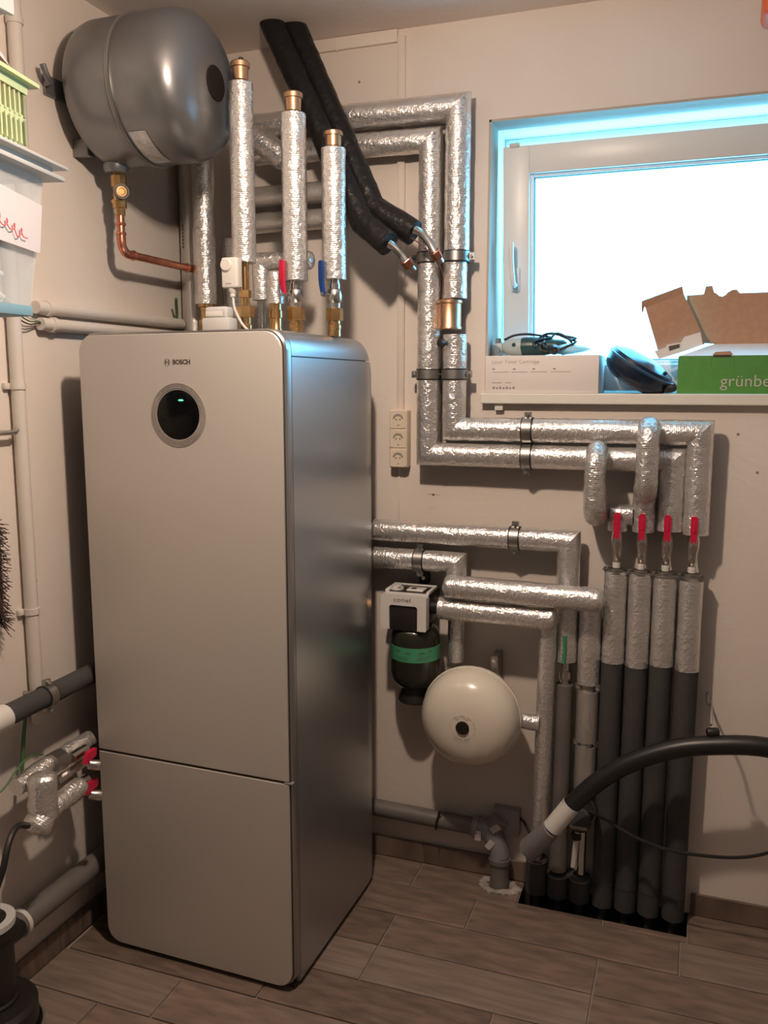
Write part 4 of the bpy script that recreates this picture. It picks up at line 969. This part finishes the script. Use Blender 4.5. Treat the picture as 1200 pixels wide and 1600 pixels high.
for k, dz in enumerate((0, .004, -.004)):
    obj('wire', tube(smooth_path([(.02, -.73, 1.748 + dz), (.022, -.755, 1.753 + dz), (.03, -.80, 1.752 + dz * 2), (.034, -.85, 1.775 + dz * 3), (.03, -.90, 1.82)], 5), .0018, 6), ('green_wire', 'grey_white', 'seam')[k], h2)
tag(obj('cut_green_wire', tube(smooth_path([(.02, -.115, 1.79), (.03, -.125, 1.82), (.045, -.15, 1.848), (.055, -.165, 1.862)], 5), .005, 8), 'green_wire'), 'short green wire end sticking up from the upper conduit', 'wire')
# shelf board, clear box, basket
sb = thing('wall_shelf', 'pale blue shelf board on the left wall carrying the clear box', 'shelf', (.15, -1.5, 1.745))
obj('shelf_board', box(.002, .30, -2.2, -1.085, 1.735, 1.757, .003), 'shelf_blue', sb)
obj('shelf_bracket', (lambda b: (box(.0005, .010, -1.15, -1.12, 1.56, 1.735, bm=b), box(.0005, .20, -1.15, -1.12, 1.722, 1.735, bm=b), b)[-1])(bmn()), 'shelf_white', sb)
sr = thing('metal_hook', 'short bright metal rod sticking out of the left wall at left edge', 'hook', (.0, -.86, 1.47))
obj('rod', tube([(.001, -.93, 1.474), (.030, -.93, 1.474), (.030, -.868, 1.474), (.028, -.86, 1.480)], .0065, 12), 'zinc', sr)
rot = Matrix.Translation(V((.302, -.985, 0))) @ Matrix.Rotation(math.radians(11.0), 4, 'Z')
def rb(b): b.transform(rot); return b
ST = 1.758
cbx = thing('clear_storage_box', 'frosted clear plastic storage box with lid on the left shelf', 'storage box', (.2, -1.2, ST))
# tapered open box: local x<=0 is towards the wall, local y<=0 is along the wall towards the camera
def taper(z0, z1, t0, t1, th):
    out0 = [(-.275, -.42), (0, -.42), (0, 0), (-.275, 0)]
    def ringp(z, ins): return [V((-.1375 + (x + .1375) * (1 - ins / .1375), -.21 + (y + .21) * (1 - ins / .21), z)) for x, y in out0]
    return [ringp(z0, t0), ringp(z1, t1), ringp(z1, t1 + th), ringp(z0 + th, t0 + th)]
rr_ = taper(ST, 2.045, .052, .022, .003)
obj('box_wall', rb(loft(rr_)), 'clear', cbx, smooth=False)
obj('box_lid', rb((lambda b: (box(-.285, .008, -.43, .012, 2.030, 2.040, .003, 2, b), box(-.270, -.008, -.415, -.006, 2.040, 2.060, .006, 2, b), b)[-1])(bmn())), 'clear_lid', cbx)
obj('lid_edge', rb(box(-.290, .014, -.435, .018, 2.0545, 2.062, .003, 2)), 'clear_lid', cbx)
nt_ = obj('paper_note', rb(prism([(-.027, -.40, 1.885), (-.030, -.045, 1.872), (-.022, -.040, 1.972), (-.021, -.40, 2.000)], (.0012, 0, 0))), 'paper', cbx, smooth=False)
# red marker handwriting on the note (scrawl)
bm = bmn(); z0 = 1.948
xs = []
for k in range(34):
    t = k / 33; xs.append((-.0203, -.31 + .20 * t + .0075 * math.cos(k * 1.5), z0 - .012 - .036 * t + .0085 * math.sin(k * 1.5) * (1 if k % 9 > 1 else 1.8)))
tube(smooth_path(xs, 2), .0011, 5, bm=bm)
tube([(-.0205, -.30, 1.925), (-.0235, -.302, 1.895)], .0011, 5, bm=bm); tube([(-.0205, -.285, 1.923), (-.0235, -.287, 1.893)], .0011, 5, bm=bm)
obj('red_handwriting', rb(bm), 'red_ink', nt_, smooth=False)
wcl = []
for k in range(60):
    a = k / 59 * 9 * PI; wcl.append((-.11 + .045 * math.cos(a * .5 + 1), -.20 + .10 * math.cos(a) * (1 - .004 * k), ST + .016 + .085 * k / 59 + .012 * math.sin(a * 1.7)))
bm = tube(smooth_path(wcl, 3), .006, 8)
tag(obj('white_cable_coil', rb(bm), 'white_cable'), 'coil of white cable inside the clear storage box', 'cable')
# basket on the lid
bk = thing('green_basket', 'light green plastic basket with slotted sides on the clear box', 'basket', (.2, -1.2, 2.064))
BZ0, BZ1 = 2.064, 2.205
r1 = [( -.245, -.42), (-.032, -.42), (-.032, -.098), (-.245, -.098)]
def brect(ins, z): return [V((x + (ins if x < -.1 else -ins), y + (ins if y < -.2 else -ins), z)) for x, y in r1]
obj('basket_floor', rb(loft([brect(.0, BZ0), brect(0, BZ0 + .004)])), 'basket', bk, smooth=False)
bm = bmn()
def band(z0, z1, ins0, ins1):
    loft([brect(ins0, z0), brect(ins1, z1), brect(ins1 + .004, z1), brect(ins0 + .004, z0)], bm=bm, c0=False, c1=False, closed=True)
band(BZ0, BZ0 + .022, 0, -.003); band(BZ0 + .062, BZ0 + .076, -.008, -.010); band(BZ0 + .118, BZ1, -.016, -.018)
obj('basket_bands', rb(bm), 'basket', bk, smooth=False)
for z0, z1, n in ((BZ0 + .018, BZ0 + .066, 20), (BZ0 + .072, BZ0 + .122, 20)):
    for q in range(n + 1):
        t = q / n; ins = -.009
        for P0, P1 in ((brect(ins, z0)[1], brect(ins, z0)[2]), (brect(ins, z0)[2], brect(ins, z0)[3])):
            p = P0.lerp(P1, t)
            obj('basket_slat', rb(box(p.x - .003, p.x + .003, p.y - .003, p.y + .003, z0, z1)), 'basket', bk, smooth=False)
bm = bmn(); loft([brect(-.016, BZ1 - .006), brect(-.034, BZ1 - .006), brect(-.034, BZ1 + .002), brect(-.016, BZ1 + .002)], bm=bm, closed=True)
obj('basket_rim', rb(bm), 'basket', bk, smooth=False)
for k, (x, y, z, r_) in enumerate(((-.072, -.225, BZ0 + .034, .028), (-.075, -.163, BZ0 + .034, .029), (-.078, -.205, BZ0 + .088, .027))):
    gl = thing('glass_jar', ('pale glass jar low in the green basket, left of its twin', 'pale glass jar low in the green basket, nearest its right corner', 'pale glass jar lying on top of two others in the green basket')[k], 'jar', rot @ V((x, y, z)))
    obj('jar_body', rb(lathe([(.001, -r_), (r_ * .7, -r_ * .95), (r_, -r_ * .4), (r_, r_ * .4), (r_ * .6, r_ * .9), (.001, r_)], (x, y, z), (1, .2, .1), 20)), 'bulb', gl)
    obj('jar_lid', rb(lathe([(r_ * .62, r_ * .85), (r_ * .62, r_ * 1.1), (.001, r_ * 1.12)], (x, y, z), (1, .2, .1), 18)), 'zinc', gl)
tag(obj('red_tool_handle', rb(tube([(-.065, -.165, BZ0 + .103), (-.062, -.135, BZ0 + .112)], .010, 10, ends=(.6, .6))), 'pink'), 'dull red handle lying inside the green basket', 'handle')
pk = thing('pink_packet', 'pink and white packet sticking out over the basket rim', 'packet', rot @ V((-.06, -.25, BZ1)))
obj('packet_body', rb(prism([(-.035, -.31, BZ1 + .13), (-.035, -.145, BZ1 + .042), (-.05, -.145, BZ1 - .03), (-.05, -.31, BZ1 - .0)], (-.012, 0, 0))), 'pink', pk, smooth=False)
obj('packet_edge', rb(prism([(-.032, -.31, BZ1 + .142), (-.032, -.112, BZ1 + .022), (-.032, -.145, BZ1 + .032), (-.032, -.31, BZ1 + .13)], (-.02, 0, 0))), 'paper', pk, smooth=False)
us = thing('wall_shelf', 'white upper shelf board at the top left corner of view', 'shelf', (.1, -1.2, 2.5))
obj('shelf_board', box(.002, .252, -2.1, -1.050, 2.352, 2.370, .002), 'shelf_white', us)
obj('shelf_edge', box(.250, .262, -2.1, -1.046, 2.349, 2.392, .002), 'shelf_white', us)
# bundle of dried dark fibres at the left edge
tw = thing('hanging_brush', 'dark bristly brush hanging on left wall, half outside the frame', 'brush', (.03, -.945, 1.1))
obj('brush_core', tube([(.03, -.966, 1.24), (.03, -.966, 1.02)], .016, 10, wob=.004, wf=60), 'twig', tw)
bm = bmn()
for k in range(650):
    z = random.uniform(1.0, 1.25); a = random.uniform(0, 2 * PI); l = random.uniform(.02, .045)
    p0 = V((.03, -.966, z)); d = V((math.cos(a) * .6, math.sin(a), random.uniform(-.9, .6))).normalized()
    p1 = p0 + d * l; p1.x = max(p1.x, .002); pm = (p0 + p1) / 2 + V((0, 0, .008))
    tube([p0, pm, p1], .0011, 3, bm=bm)
fb = obj('bristles', bm, 'twig', tw, smooth=False); fb['kind'] = 'stuff'

# ================================================================== LOWER LEFT: FOAM PIPE, FOIL VALVES, PUMP, DRAIN
fp = thing('foam_wall_pipe', 'grey foam covered pipe running along the left wall behind cabinet', 'pipe', (.075, -.7, .79))
obj('foam_sleeve', tube([(.075, -1.005, .787), (.075, -.20, .798)], .0275, 20, step=.04, wob=.0006), 'foam', fp, ang=50)
obj('white_end_cap', tube([(.075, -1.07, .786), (.075, -1.008, .787)], .031, 20, ends=(.25, 'flat')), 'white_plastic', fp)
clamp(fp, (.075, -.862, .789), (0, 1, 0), .0275, (0, 0, 1), (-1, 0, 0))
tag(obj('green_earth_wire', tube(smooth_path([(.03, -.885, .775), (.028, -.90, .70), (.03, -.915, .62), (.035, -.93, .57)], 5), .005, 8), 'green_wire'), 'green wire hanging under the grey foam pipe', 'wire')
fv = thing('foil_valve_group', 'foil wrapped pipe pair with two red handles low on left wall', 'pipe', (.1, -.85, .55))
foil_run(fv, [(.085, -1.0, .600), (.085, -.935, .607), (.085, -.72, .615)], .024, 'foil_crumpled', wob=.003)
foil_run(fv, [(.135, -.965, .615), (.135, -.965, .520), (.135, -.99, .50)], .036, 'foil_crumpled', (.5, .5), wob=.004)
foil_run(fv, [(.125, -.925, .515), (.125, -.815, .525)], .027, 'foil_crumpled', (.5, .4), wob=.003)
obj('dark_union', tube([(.095, -.885, .612), (.095, -.845, .612)], .029, 8), 'dark_zinc', fv)
for y, z in ((-.800, .606), (-.800, .520)):
    vb = obj('ball_valve', tube([(.11, y - .03, z), (.11, y + .03, z)], .018, 12), 'nickel', fv)
    obj('red_handle', prism([(.140, y - .020, z - .014), (.140, y + .024, z - .006), (.140, y + .028, z + .014), (.140, y - .008, z + .014)], (.012, 0, 0)), 'red', vb)
    obj('drain_knob', tube([(.145, y + .002, z - .022), (.165, y + .018, z - .030)], .014, 12, ends=(.5, .5)), 'nickel', vb)
obj('cross_link', tube([(.09, -.86, .555), (.11, -.76, .575)], .012, 10), 'nickel', fv)
tag(obj('thin_green_wire', tube(smooth_path([(.003, -1.26, .60), (.08, -1.18, .625), (.13, -1.10, .64), (.12, -1.03, .665), (.10, -.96, .668), (.085, -.90, .645)], 5), .0025, 6), 'green_wire'), 'thin green wire arching over the foil wrapped valve group', 'wire')
tag(obj('black_cable_loop', tube(smooth_path([(.13, -1.015, .515), (.15, -1.07, .545), (.165, -1.115, .53), (.172, -1.145, .48), (.16, -1.165, .42), (.13, -1.15, .36), (.105, -1.135, .325)], 5), .008, 8), 'rubber'), 'black cable loop below foil wrapped valves at left edge', 'cable')
dl = thing('drain_pipe', 'grey drain pipe low along the left wall behind the pump', 'pipe', (.05, -.6, .22))
obj('pipe_barrel', tube([(.048, -.995, .210), (.048, -.12, .210)], .032, 20, step=.2), 'grey_pipe', dl)
obj('white_clamp', ring((.048, -.975, .210), (0, 1, 0), .031, .0365, .012), 'white_plastic', dl)
pu = thing('black_pump', 'black pump with round foot on the floor at left edge', 'pump', (.10, -1.12, 0))
obj('pump_body', lathe([(.060, .10), (.062, .12), (.058, .125), (.058, .28), (.064, .285), (.064, .31), (.045, .325), (.001, .33)], (.092, -1.128, 0), (0, 0, 1), 28), 'black_plastic', pu)
obj('pump_collar', lathe([(.045, .312), (.066, .312), (.066, .326), (.045, .326)], (.092, -1.128, 0), (0, 0, 1), 28, closed=True), 'grey_white', pu)
obj('pump_foot', lathe([(.001, .045), (.098, .045), (.108, .055), (.108, .10), (.098, .112), (.001, .112)], (.092, -1.133, 0), (0, 0, 1), 36), 'black_plastic', pu)
obj('pump_outlet', tube([(.085, -1.09, .235), (.06, -1.0, .212)], .026, 18), 'black_plastic', pu)
for dx in (0, .02): obj('cable_stub', tube([(.085 + dx, -1.105, .315), (.083 + dx, -1.100, .37)], .006, 8), 'green_wire', pu)
bo = thing('dark_bowl', 'dark round drip bowl with a pale rim under the pump', 'bowl', (.095, -1.11, 0))
obj('bowl_shell', lathe([(.001, .0), (.075, .0), (.100, .008), (.118, .040), (.121, .041), (.116, .044), (.09, .020), (.001, .016)], (.092, -1.136, .0005), (0, 0, 1), 40), 'black_plastic', bo)
obj('bowl_rim', lathe([(.118, .036), (.123, .037), (.123, .042), (.118, .043)], (.092, -1.136, .0005), (0, 0, 1), 40, closed=True), 'grey_pipe', bo)
# orange case at the upper right edge
oc_ = thing('orange_case', 'orange rounded plastic case at the upper right edge of view', 'case', (1.83, -.2, 2.5))
obj('case_body', box(1.732, 1.90, -.262, -.150, 2.445, 2.60, .02, 4), 'orange', oc_)
obj('case_handle', tube(smooth_path([(1.77, -.206, 2.595), (1.775, -.206, 2.618), (1.815, -.206, 2.626), (1.855, -.206, 2.618), (1.86, -.206, 2.595)], 4), .007, 10), 'orange', oc_)
obj('hanging_hook', tube([(1.815, -.206, 2.622), (1.815, -.206, 2.6335)], .004, 8), 'zinc', oc_)

# the cabinet stands very slightly askew, turned about its front right foot
PV = V((cx1, cyf, 0)); RZ = Matrix.Rotation(math.radians(-1.1), 3, 'Z')
hp.location = PV + RZ @ (V(hp.location) - PV); hp.rotation_euler = (0, 0, math.radians(-1.1))
# phrases for the repeats
GROUPS = {'manifold_pipe': 'red lever manifold pipes', 'foam_floor_sleeve': 'short foam sleeves in the floor opening', 'insulated_riser': 'foil wrapped risers on the cabinet',
          'bridging_pipe': 'foil bridge pipes above the manifold', 'insulated_hose': 'black insulated hoses from the ceiling', 'glass_jar': 'glass jars in the green basket',
          'wall_pipe': 'dull foil pipes behind the risers', 'corner_pipe': 'foil pipes in the left corner', 'horizontal_conduit': 'horizontal conduits on the left wall',
          'insulated_pipe_run': 'foil insulated pipe runs on the back wall', 'cable_duct': 'white cable ducts on the back wall'}
for o in S.objects:
    q = o.name.split('.')[0]
    if o.parent is None and q in GROUPS: o['group'] = GROUPS[q]
